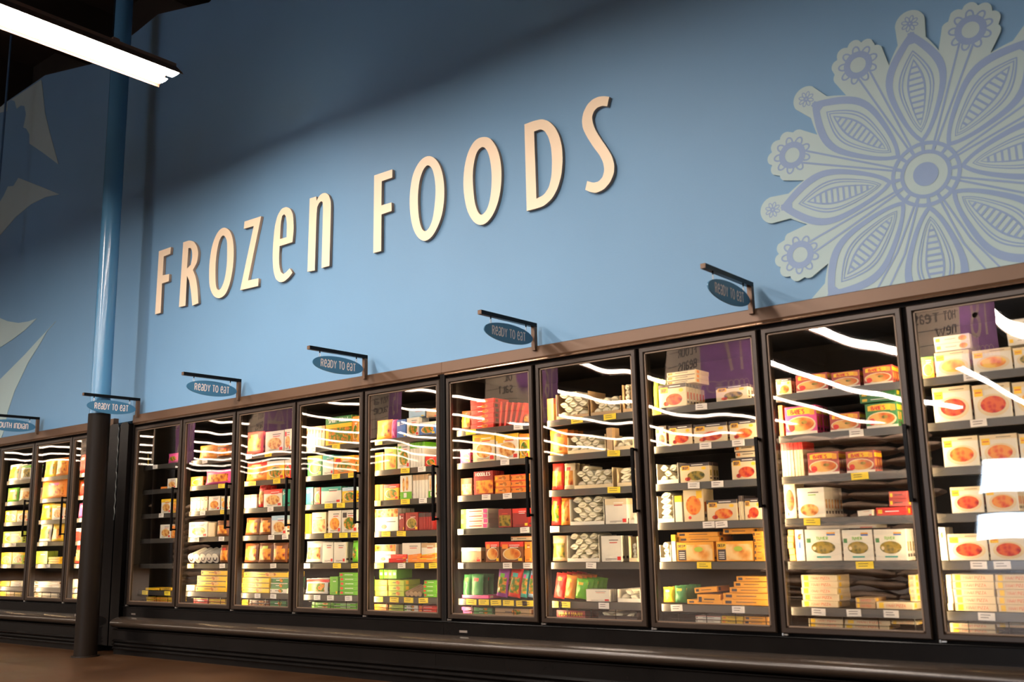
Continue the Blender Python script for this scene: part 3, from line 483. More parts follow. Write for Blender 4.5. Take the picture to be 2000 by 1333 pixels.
def glass_mat():
    m = bpy.data.materials.new('freezer_glass'); m.use_nodes = True; N = m.node_tree.nodes; L = m.node_tree.links
    N.clear(); out = N.new('ShaderNodeOutputMaterial'); mix = N.new('ShaderNodeMixShader')
    tr = N.new('ShaderNodeBsdfTransparent'); tr.inputs[0].default_value = (.98, .98, .97, 1)
    gl = N.new('ShaderNodeBsdfGlossy'); gl.inputs['Roughness'].default_value = .012; gl.inputs['Color'].default_value = (.98, .95, .93, 1)
    fr = N.new('ShaderNodeFresnel'); fr.inputs['IOR'].default_value = 1.52
    mu = N.new('ShaderNodeMath'); mu.operation = 'MULTIPLY_ADD'; mu.inputs[1].default_value = 1.9; mu.inputs[2].default_value = .06; mu.use_clamp = True
    tc = N.new('ShaderNodeTexCoord'); nz = N.new('ShaderNodeTexNoise'); nz.inputs['Scale'].default_value = 1.15; nz.inputs['Detail'].default_value = .6
    mp = N.new('ShaderNodeMapping'); mp.inputs['Scale'].default_value = (1.6, 1, .55)
    bp = N.new('ShaderNodeBump'); bp.inputs['Strength'].default_value = 1; bp.inputs['Distance'].default_value = GLASS_WAVE
    L.new(tc.outputs['Object'], mp.inputs['Vector']); L.new(mp.outputs['Vector'], nz.inputs['Vector'])
    L.new(nz.outputs['Fac'], bp.inputs['Height']); L.new(bp.outputs['Normal'], gl.inputs['Normal'])
    L.new(fr.outputs[0], mu.inputs[0]); L.new(mu.outputs[0], mix.inputs[0]); L.new(tr.outputs[0], mix.inputs[1]); L.new(gl.outputs[0], mix.inputs[2])
    L.new(mix.outputs[0], out.inputs[0])
    return m
GLASS_WAVE = .008
M_GLASS = glass_mat()

# ------------------------------------------------------------------ mesh helpers
class MB:
    """collects shapes and links them as one mesh"""
    def __init__(s): s.v = []; s.f = []; s.m = []; s.mats = []
    def mi(s, m):
        if m not in s.mats: s.mats.append(m)
        return s.mats.index(m)
    def poly(s, pts, m):
        k = len(s.v); s.v += [tuple(p) for p in pts]; s.f.append(tuple(range(k, k + len(pts)))); s.m.append(s.mi(m))
    def box(s, x0, x1, y0, y1, z0, z1, m, rot=None, c=None):
        P = [Vector(p) for p in ((x0, y0, z0), (x1, y0, z0), (x1, y1, z0), (x0, y1, z0), (x0, y0, z1), (x1, y0, z1), (x1, y1, z1), (x0, y1, z1))]
        if rot is not None:
            c = Vector(c) if c else Vector(((x0 + x1) / 2, (y0 + y1) / 2, (z0 + z1) / 2)); P = [rot @ (p - c) + c for p in P]
        k = len(s.v); s.v += [tuple(p) for p in P]; i = s.mi(m)
        for f in ((0, 1, 5, 4), (1, 2, 6, 5), (2, 3, 7, 6), (3, 0, 4, 7), (4, 5, 6, 7), (3, 2, 1, 0)):
            s.f.append(tuple(k + a for a in f)); s.m.append(i)
    def grid(s, rows, m, closed=False, mf=None):
        k = len(s.v); nr = len(rows); nc = len(rows[0])
        for r in rows: s.v += [tuple(p) for p in r]
        for a in range(nr - 1):
            for b in range(nc if closed else nc - 1):
                b2 = (b + 1) % nc
                s.f.append((k + a * nc + b, k + a * nc + b2, k + (a + 1) * nc + b2, k + (a + 1) * nc + b))
                s.m.append(s.mi(mf(a, b) if mf else m))
    def cyl(s, p0, p1, r0, r1, m, n=16, caps=True):
        p0 = Vector(p0); p1 = Vector(p1); d = (p1 - p0).normalized(); u = d.orthogonal().normalized(); v = d.cross(u)
        ring = lambda p, r: [p + (u * math.cos(2 * math.pi * i / n) + v * math.sin(2 * math.pi * i / n)) * r for i in range(n)]
        a, b = ring(p0, r0), ring(p1, r1); s.grid([a, b], m, True)
        if caps: s.poly(a[::-1], m); s.poly(b, m)
    def extrude_x(s, prof, x0, x1, m):
        """closed (y, z) outline swept along x"""
        n = len(prof); a = [(x0, y, z) for y, z in prof]; b = [(x1, y, z) for y, z in prof]
        s.grid([a, b], m, True); s.poly(a, m); s.poly(b[::-1], m)
    def mesh(s, name, smooth=False):
        me = bpy.data.meshes.new(name); me.from_pydata(s.v, [], s.f)
        for m in s.mats: me.materials.append(m)
        me.polygons.foreach_set('material_index', s.m)
        if smooth: me.polygons.foreach_set('use_smooth', [True] * len(s.f))
        me.update(); return me
    def build(s, name, parent=None, loc=(0, 0, 0), smooth=False):
        return link(name, s.mesh(name, smooth), parent, loc)

def link(name, me, parent=None, loc=(0, 0, 0), rz=0.0):
    o = bpy.data.objects.new(name, me); COL.objects.link(o); o.location = loc; o.rotation_euler = (0, 0, rz)
    if parent: o.parent = parent
    return o
def tag(o, label, cat, group=None, kind=None):
    if label: o['label'] = label
    if cat: o['category'] = cat
    if group: o['group'] = group
    if kind: o['kind'] = kind
    return o
def struct(o): o['kind'] = 'structure'; return o

def spline_pts(pts, k=4, closed=True):
    out = []; n = len(pts)
    for i in range(n if closed else n - 1):
        p = [pts[(i + j) % n] if closed else pts[min(max(i + j, 0), n - 1)] for j in (-1, 0, 1, 2)]
        for a in range(k):
            t = a / k
            out.append(tuple(.5 * (2 * p[1][c] + (p[2][c] - p[0][c]) * t + (2 * p[0][c] - 5 * p[1][c] + 4 * p[2][c] - p[3][c]) * t * t + (3 * p[1][c] - p[0][c] - 3 * p[2][c] + p[3][c]) * t ** 3) for c in (0, 1)))
    if not closed: out.append(pts[-1])
    return out

def plate_mesh(name, loops, thick, mats):
    """outline(s) in x, z filled (inner loops are holes) and thickened: front faces -y at y = 0"""
    cu = bpy.data.curves.new(name, 'CURVE'); cu.dimensions = '2D'; cu.fill_mode = 'BOTH'; cu.extrude = thick / 2
    for lp in loops:
        sp = cu.splines.new('POLY'); sp.points.add(len(lp) - 1)
        for i, p in enumerate(lp): sp.points[i].co = (p[0], p[1], 0, 1)
        sp.use_cyclic_u = True
    tmp = bpy.data.objects.new(name + '_tmp', cu); COL.objects.link(tmp)
    dg = bpy.context.evaluated_depsgraph_get(); me = bpy.data.meshes.new_from_object(tmp.evaluated_get(dg))
    bpy.data.objects.remove(tmp); bpy.data.curves.remove(cu)
    me.name = name
    for v in me.vertices: v.co = (v.co.x, thick / 2 - v.co.z, v.co.y)
    me.materials.clear()
    for m in mats: me.materials.append(m)
    me.update()
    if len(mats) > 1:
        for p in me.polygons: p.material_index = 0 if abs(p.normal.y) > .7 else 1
    return me

def ribbon(pts, w, closed=False):
    """quads following a 2D polyline"""
    n = len(pts); L = []; R = []
    for i in range(n):
        a = Vector(pts[(i - 1) % n] if closed or i else pts[0]); b = Vector(pts[i]); c = Vector(pts[(i + 1) % n] if closed or i < n - 1 else pts[-1])
        d1 = (b - a).normalized() if (b - a).length > 1e-9 else (c - b).normalized(); d2 = (c - b).normalized() if (c - b).length > 1e-9 else d1
        nn = Vector((-d1.y - d2.y, d1.x + d2.x)); nn = nn.normalized() if nn.length > 1e-6 else Vector((-d1.y, d1.x))
        k = min(1.8, 1 / max(.3, nn.dot(Vector((-d1.y, d1.x)))))
        L.append(b + nn * w / 2 * k); R.append(b - nn * w / 2 * k)
    q = []
    for i in range(n if closed else n - 1):
        j = (i + 1) % n; q.append((tuple(L[i]), tuple(L[j]), tuple(R[j]), tuple(R[i])))
    return q

def arc(cx, cz, rx, rz, a0, a1, n=10):
    return [(cx + rx * math.cos(math.radians(a0 + (a1 - a0) * i / n)), cz + rz * math.sin(math.radians(a0 + (a1 - a0) * i / n))) for i in range(n + 1)]
GL = {  # narrow single-stroke letters, 1 high
 'A': [[(0, 0), (.22, 1), (.44, 0)], [(.08, .35), (.36, .35)]], 'B': [[(0, 0), (0, 1)] , [(0, 1), (.3, .95), (.32, .6), (0, .53)], [(0, .53), (.36, .45), (.36, .05), (0, 0)]],
 'C': [arc(.25, .5, .25, .5, 50, 310)], 'D': [[(0, 0), (0, 1)], [(0, 1)] + arc(.1, .5, .28, .5, 90, -90) + [(0, 0)]],
 'E': [[(.34, 1), (0, 1), (0, 0), (.34, 0)], [(0, .52), (.28, .52)]], 'F': [[(.34, 1), (0, 1), (0, 0)], [(0, .52), (.28, .52)]],
 'H': [[(0, 0), (0, 1)], [(.36, 0), (.36, 1)], [(0, .5), (.36, .5)]], 'I': [[(.02, 0), (.02, 1)]], 'K': [[(0, 0), (0, 1)], [(.36, 1), (0, .48), (.38, 0)]],
 'L': [[(0, 1), (0, 0), (.32, 0)]], 'M': [[(0, 0), (0, 1), (.25, .4), (.5, 1), (.5, 0)]], 'N': [[(0, 0), (0, 1), (.38, 0), (.38, 1)]], 'O': [arc(.2, .5, .2, .5, 0, 360, 14)],
 'P': [[(0, 0), (0, 1)], [(0, 1), (.28, .95), (.33, .72), (.25, .5), (0, .48)]], 'R': [[(0, 0), (0, 1)], [(0, 1), (.28, .95), (.33, .75), (.22, .52), (0, .5)], [(.18, .5), (.34, 0)]],
 'S': [[(.34, .9), (.2, 1), (.05, .9), (.04, .7), (.3, .35), (.32, .12), (.17, 0), (0, .08)]], 'T': [[(0, 1), (.4, 1)], [(.2, 1), (.2, 0)]],
 'U': [[(0, 1), (0, .2), (.08, .02), (.28, .02), (.36, .2), (.36, 1)]], 'V': [[(0, 1), (.2, 0), (.4, 1)]], 'W': [[(0, 1), (.14, 0), (.28, .8), (.42, 0), (.56, 1)]],
 'X': [[(0, 0), (.38, 1)], [(0, 1), (.38, 0)]], 'Y': [[(0, 1), (.2, .5), (.4, 1)], [(.2, .5), (.2, 0)]], 'Z': [[(0, 1), (.36, 1), (0, 0), (.36, 0)]],
 'e': [[(.04, .5), (.34, .5), (.33, .85), (.2, 1), (.05, .8), (.01, .4), (.08, .08), (.22, 0), (.35, .14)]],
 'a': [[(.05, .88), (.18, 1), (.32, .88), (.32, 0)], [(.32, .5), (.1, .46), (0, .25), (.08, .02), (.2, .03), (.32, .2)]],
 'n': [[(0, 0), (0, 1)], [(0, .75), (.12, .98), (.28, .98), (.34, .8), (.34, 0)]], 'i': [[(.02, 0), (.02, .98)]],
 '1': [[(.02, .8), (.2, 1), (.2, 0)]], '3': [[(0, .9), (.2, 1), (.34, .8), (.12, .53), (.36, .28), (.18, 0), (0, .1)]], '4': [[(.28, 0), (.28, 1), (0, .3), (.4, .3)]],
 '5': [[(.34, 1), (.04, 1), (.02, .58), (.26, .58), (.34, .3), (.2, 0), (0, .08)]], '6': [[(.3, .95), (.08, .7), (0, .3), (.16, 0), (.34, .25), (.2, .5), (.03, .35)]],
 '7': [[(0, 1), (.36, 1), (.12, 0)]], '8': [arc(.2, .76, .16, .24, 0, 360, 12), arc(.2, .27, .2, .27, 0, 360, 12)], "'": [[(.03, 1), (0, .78)]]}
ADV = {'I': .18, 'i': .2, 'W': .72, 'M': .66, ' ': .3, "'": .15, 'D': .54, 'O': .56}
def text_quads(txt, x0, z0, h, wmax=None, bold=.12, gap=0):
    """list of 2D quads for a line of lettering starting at x0, z0"""
    tw = sum(ADV.get(c, .52) + gap for c in txt) - .1
    sx = h if wmax is None else min(h * 1.6, wmax / tw)
    out = []; x = 0
    for c in txt:
        for st in GL.get(c, []):
            for q in ribbon(st, bold): out.append([(x0 + (x + p[0]) * sx, z0 + p[1] * h) for p in q])
        x += ADV.get(c, .52) + gap
    return out

# ------------------------------------------------------------------ room
def slab(name, *a): b = MB(); b.box(*a); return struct(b.build(name))
slab('floor', -42, 16, -31, .95, -LIFT - .1, -LIFT, M_FLOOR)
slab('ceiling', -42, 16, -31, .95, 7.15, 7.3, M_CEIL)
slab('wall_far', -42, 16, -31.2, -31, -LIFT, 7.3, M_DARKWALL)
slab('wall_east', 16, 16.2, -31, .95, -LIFT, 7.3, M_DARKWALL)
slab('wall_west', -42.2, -42, -31, .95, -LIFT, 7.3, M_DARKWALL)
# the painted wall above the freezers; its upper edge follows the deep fluted roof deck
WY = .05
edge = [(-42, 5.95)]
x = -15.18
pat = [(0, 5.98), (1.04, 6.02), (2.23, 5.78), (3.08, 5.87), (3.44, 5.92), (4.35, 5.71)]
while x < 14:
    for dx, z in pat:
        if x + dx < 15.9: edge.append((x + dx, z + .0))
    x += 5.45
edge = sorted(set(edge)); edge.append((16, 5.8))
loop = [(-42, -LIFT)] + edge + [(16, -LIFT), (7.24, -LIFT), (7.24, 1.705), (-4.36, 1.705), (-4.36, -LIFT)]
o = link('wall_back', plate_mesh('wall_back', [loop], .9, [M_WALL]), None, (0, WY, 0)); struct(o)
xx = -12.0
while xx < 15.5:
    b = MB(); b.box(xx, xx + .18, -30, .87, 6.45, 7.15, M_CEIL); struct(b.build('ceiling_beam')); xx += 2.14
b = MB(); b.box(-42, 16, .88, .95, 5.5, 7.15, M_CEIL); struct(b.build('wall_upper'))

# ------------------------------------------------------------------ ceiling light strips
def strip(x, y0, y1, z, lab, hero=False, bright=False):
    r = link('strip_light', None, None, (x, 0, z)); tag(r, lab, 'ceiling light', 'rows of fluorescent strip lights')
    hw = .165; m = MB(); lab = lab
    prof = [(-hw, -.045), (-hw + .004, -.045), (-hw + .01, -.03), (-.06, .03), (.06, .03), (hw - .01, -.03), (hw - .004, -.045), (hw, -.045), (hw - .02, -.02), (.065, .05), (.065, .075), (-.065, .075), (-.065, .05), (-hw + .02, -.02)]
    a = [(p[0], y0, p[1]) for p in prof]; c = [(p[0], y1, p[1]) for p in prof]
    m.grid([a, c], M_FIX, True); m.poly(a, M_FIX); m.poly(c[::-1], M_FIX)
    m.build('housing', r)
    lm = M_STRIP if hero or bright else M_FAR
    for s in (-1, 1):
        m = MB(); xs = [s * .012, s * .15]
        pr = [(s * .022, -.026), (s * .05, -.034), (s * .10, -.034), (s * .148, -.024)]
        rows = [[(p[0], y, p[1]) for p in pr] for y in (y1 - .012, y0 + .012)]
        m.grid(rows if s > 0 else rows[::-1], lm); m.build('lamp', r)
    if hero:
        for yy in (y1 - .5, y1 - 2.9):
            m = MB(); m.box(-.05, .05, yy, yy + .05, .075, .1, M_FIX); m.build('clamp', r)
            m = MB(); m.cyl((0, yy + .025, .1), (0, yy + .025, 3.0), .004, .004, M_BLACK, 6); m.build('cable', r)
    return r
strip(1.55, -27.5, -1.22, 4.0, 'long glowing fluorescent strip overhead, ending just short of the blue wall', True)
for k in range(-13, 4):
    if k == 0: continue
    if k == 1: strip(4.1, -27.5, -1.9, 4.0, 'fluorescent strip overhead beside the one in view, just out of frame', True); continue
    strip(1.55 + 2.55 * k, -28.0, -2.7 if k == -1 else -4.3, 4.05, 'fluorescent strip row further back in the store, mirrored in the freezer glass', False, k == -1)
m = MB(); m.cyl((-3.41, -.3, 2.4), (-3.41, -.3, 7.1), .012, .012, mat('blue_conduit', (.06, .13, .24), .5), 10)
tag(m.build('conduit'), 'thin dark vertical conduit at the photo edge beside the pale star mural', 'pipe')

# ------------------------------------------------------------------ post
r = link('support_post', None, None, (-.835, -.33, -LIFT)); tag(r, 'round post, blue above and dark brown below, standing before the freezer gap', 'post')
m = MB(); m.cyl((0, 0, 2.0), (0, 0, 7.57), .088, .088, M_POST, 40, False); m.build('blue_shaft', r, smooth=True)
m = MB(); m.cyl((0, 0, 0), (0, 0, 2.15), .097, .097, M_SLEEVE, 40); o = m.build('brown_sleeve', r)
for p in o.data.polygons: p.use_smooth = len(p.vertices) == 4
m = MB(); m.cyl((0, 0, 0), (0, 0, .012), .12, .118, M_SLEEVE, 32); m.build('floor_ring', r)
m = MB(); m.cyl((-.03, -.1, .36), (-.03, -.094, .36), .012, .01, M_CHROME, 10); m.build('bolt', r)

# ------------------------------------------------------------------ big letters
ORD = ['first', 'second', 'third', 'fourth', 'fifth', 'sixth', 'seventh', 'eighth', 'ninth', 'tenth']
for nm, mode, outer, hole in LETTERS:
    lo = [spline_pts(outer, 3) if mode == 2 else outer]
    if hole: lo.append(spline_pts(hole, 3) if mode == 2 else hole)
    if mode == 1:      # round off only the gentle corners
        def soften(P):
            out = []; n = len(P)
            for i in range(n):
                a, q, c = Vector(P[i - 1]), Vector(P[i]), Vector(P[(i + 1) % n])
                if (q - a).angle(c - q) < .72:
                    out += [tuple(q + (a - q) * .25), tuple(q + (a - q) * .08 + (c - q) * .08), tuple(q + (c - q) * .25)]
                else: out.append(tuple(q))
            return out
        lo = [soften(l) for l in lo]
    cx = sum(p[0] for p in outer) / len(outer); cz = min(p[1] for p in outer)
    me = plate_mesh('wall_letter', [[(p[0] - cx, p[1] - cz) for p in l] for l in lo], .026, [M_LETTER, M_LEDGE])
    word = 'FROZEN' if nm in ('first F', 'R', 'first O', 'Z', 'E', 'N') else 'FOODS'
    ch = nm.split()[-1]; which = {'second O': 'first letter O', 'third O': 'second letter O'}.get(nm, 'letter ' + ch)
    o = link('wall_letter', me, None, (cx, .021, cz)); tag(o, 'cream raised %s of the word %s on the blue wall' % (which, word), 'letter', 'letters spelling FROZEN FOODS')
    s = MB()
    for dx, dz in ((0, .1), (0, .45)):
        pass

# ------------------------------------------------------------------ murals
for i, sh in enumerate(MURAL):
    lab = ['pale mural shape with scalloped notch, topmost, under the ceiling', 'pale curved mural spike below the scalloped topmost one', 'pale mural spike pointing up above the SOUTH INDIAN sign', 'long thin pale mural blade rising behind the SOUTH INDIAN sign'][i]
    if i == 0: sh = [(px, min(pz, 5.985 + (px + 3.4) * .03 if px < -3.24 else 6.01 - (px + 3.24) * .197)) for px, pz in sh]
    if i == 3: sh = [(px, max(pz, 1.76)) for px, pz in sh]
    o = link('wall_mural', plate_mesh('wall_mural', [sh], .006, [M_PLATE]), None, (0, WY - .0065, 0)); tag(o, lab, 'mural', 'pale star mural left of the post')

def flower(cx, cz):
    r = link('flower_mural', None, None, (cx, WY, cz)); tag(r, 'large pale cut-out flower panel with blue-grey line drawing above the freezers', 'wall panel')
    # outline: furthest extent of petals, tips and small flowers along each direction
    def ext(a):
        best = .56
        for k in range(8):
            th = math.radians(45 * k); d = (a - th + math.pi) % (2 * math.pi) - math.pi
            def circ(rc, rad, off, best):
                dd = (a - th - off + math.pi) % (2 * math.pi) - math.pi
                s = math.sin(dd) * rc
                return max(best, math.cos(dd) * rc + math.sqrt(rad * rad - s * s)) if abs(s) < rad and math.cos(dd) > 0 else best
            best = circ(.832, .078, 0, best)
            best = circ(.755, .118, math.radians(22.5), best)
            for j in range(10):      # scalloped rim of the small flower
                aa = 2 * math.pi * (j + .5) / 10; px = .755 + .108 * math.cos(aa); py = .108 * math.sin(aa)
                best = circ(math.hypot(px, py), .04, math.radians(22.5) + math.atan2(py, px), best)
            if abs(d) < .3:          # petal shoulder
                lim = [(.0, .84), (.045, .80), (.07, .765), (.12, .72), (.2, .65), (.3, .58)]
                for (a0, r0), (a1, r1) in zip(lim, lim[1:]):
                    if a0 <= abs(d) <= a1: best = max(best, r0 + (r1 - r0) * (abs(d) - a0) / (a1 - a0))
        return best
    n = 900; P = [(ext(2 * math.pi * i / n) * math.cos(2 * math.pi * i / n), ext(2 * math.pi * i / n) * math.sin(2 * math.pi * i / n)) for i in range(n)]
    P = [(p[0], max(p[1], 1.752 - cz)) for p in P]
    o = link('panel', plate_mesh('panel', [P], .014, [M_PLATE, M_PLATE]), r, (0, -.0155, 0))
    m = MB(); zmin = 1.754 - cz
    YF = [-.0155 - .0006]
    def add(quads):
        YF[0] -= 3e-6
        for q in quads:
            if max(p[1] for p in q) > zmin + .002: m.poly([(p[0], YF[0], max(p[1], zmin)) for p in q], M_MINK)
    def rot(pts, th): c, s = math.cos(th), math.sin(th); return [(p[0] * c - p[1] * s, p[0] * s + p[1] * c) for p in pts]
    def lens(r0, r1, hw, n=22):
        up = []
        for i in range(n + 1):
            t = i / n; w = hw * (math.sin(math.pi * t) ** .85) * (1 + .12 * math.sin(2 * math.pi * t) * -1)
            up.append((r0 + (r1 - r0) * t, w))
        return up + [(p[0], -p[1]) for p in up[::-1][1:-1]]
    def band(A, B):
        n = len(A)
        return [(A[i], A[(i + 1) % n], B[(i + 1) % n], B[i]) for i in range(n)]
    def ring(c, ra, rb, n=26): return band(arc(c[0], c[1], ra, ra, 0, 360, n)[:-1], arc(c[0], c[1], rb, rb, 0, 360, n)[:-1])
    for k in range(8):
        th = math.radians(45 * k)
        add(band(rot(lens(.165, .79, .15), th), rot(lens(.195, .735, .115), th)))
        add(band(rot(lens(.225, .685, .088), th), rot(lens(.232, .675, .08), th)))
        add(band(rot(lens(.24, .665, .072), th), rot(lens(.247, .655, .065), th)))
        add(band(rot(lens(.262, .635, .046), th), rot(lens(.27, .62, .036), th)))
        for j in range(10):
            rr = .3 + j * .032; w = .042 * math.sin(math.pi * (rr - .25) / .4)
            add([rot(q, th) for q in ribbon([(rr, -w), (rr, w)], .012)])
        add([rot([(.72, -.028), (.785, -.016), (.785, .016), (.72, .028)], th)])
        c = (.836, 0)
        for j in range(8):
            a = math.radians(45 * j + 22); e = [(c[0] + (.028 + .016 * math.cos(t)) * math.cos(a) - .009 * math.sin(t) * math.sin(a), c[1] + (.028 + .016 * math.cos(t)) * math.sin(a) + .009 * math.sin(t) * math.cos(a)) for t in [2 * math.pi * q / 10 for q in range(10)]]
            add([rot(q, th) for q in ribbon(e, .005, True)])
        add([rot(q, th) for q in ring(c, .012, .004, 10)])
        t2 = th + math.radians(22.5); c = (.755, 0)
        add([rot(q, t2) for q in ring(c, .078, .043)])
        for j in range(9):
            a = 2 * math.pi * (j + .5) / 9; e = [(c[0] + (.08 + .026 * math.cos(t)) * math.cos(a) - .018 * math.sin(t) * math.sin(a), c[1] + (.08 + .026 * math.cos(t)) * math.sin(a) + .018 * math.sin(t) * math.cos(a)) for t in [2 * math.pi * q / 12 for q in range(12)]]
            add([rot(q, t2) for q in ribbon(e, .009, True)])
        for s in (-1, 1): add([rot(q, t2) for q in ribbon([(.175, s * .008), (.42, s * .02), (.685, s * .034)], .011)])
    add(ring((0, 0), .175, .155, 40)); add(ring((0, 0), .128, .108, 40)); add(ring((0, 0), .063, .0005, 30))
    for j in range(16):
        a = 2 * math.pi * j / 16; add([rot([(.125, -.008), (.158, -.01), (.158, .01), (.125, .008)], a)])
    m.build('printed_drawing', r)
flower(6.524, 2.301)

# ------------------------------------------------------------------ hanging oval signs
def oval_sign(x, words_, lab):
    r = link('aisle_sign', None, None, (x, 0, 1.715)); tag(r, lab, 'sign', 'oval signs over the freezer doors')
    m = MB(); m.box(-.014, .014, -.03, 0, 0, .155, M_HEADER); m.build('post', r)
    m = MB(); m.box(-.014, .014, -.556, 0.0, .155, .182, M_BLACK); m.box(-.0145, .0145, -.5575, -.555, .156, .181, M_HEADER); m.build('arm', r)
    for y in (-.452, -.101):
        m = MB(); m.cyl((0, y, .155), (0, y, .142), .004, .004, M_BLACK, 8)
        for j in range(10):
            a0, a1 = 2 * math.pi * j / 10, 2 * math.pi * (j + 1) / 10
            m.cyl((0, y + .006 * math.cos(a0), .128 + .013 * math.sin(a0)), (0, y + .006 * math.cos(a1), .128 + .013 * math.sin(a1)), .0016, .0016, M_WHITEINK, 5, False)
        m.build('hook', r)
    m = MB(); n = 56
    A = [(.004, -.277 + .241 * math.cos(2 * math.pi * i / n), .073 + .062 * math.sin(2 * math.pi * i / n)) for i in range(n)]
    B = [(-.004, p[1], p[2]) for p in A]
    m.poly(A, M_SIGN); m.poly(B[::-1], M_SIGN); m.grid([A, B], M_SIGN, True); bd = m.build('board', r)
    m = MB()
    qs = text_quads(words_, 0, 0, .054, .33, .13)
    for q in qs: m.poly([(.0046, -.442 + p[0], .047 + p[1]) for p in q], M_SIGNT)
    for q in qs: m.poly([(-.0046, -.112 - p[0], .047 + p[1]) for p in q], M_SIGNT)
    m.build('lettering', bd)
oval_sign(-2.677, 'SOUTH inDian', 'blue oval SOUTH INDIAN sign hanging from a bracket beyond the post')
for x, w_ in ((-.725, 'over the end of the freezers, crossing the blue post'), (.841, 'above the second door past the post'), (2.4, 'above the fourth door past the post'), (4.011, 'above the middle of the freezer run'), (5.543, 'near the flower mural, blurred')):
    oval_sign(x, 'ReaDY TO eaT', 'blue oval READY TO EAT sign ' + w_)

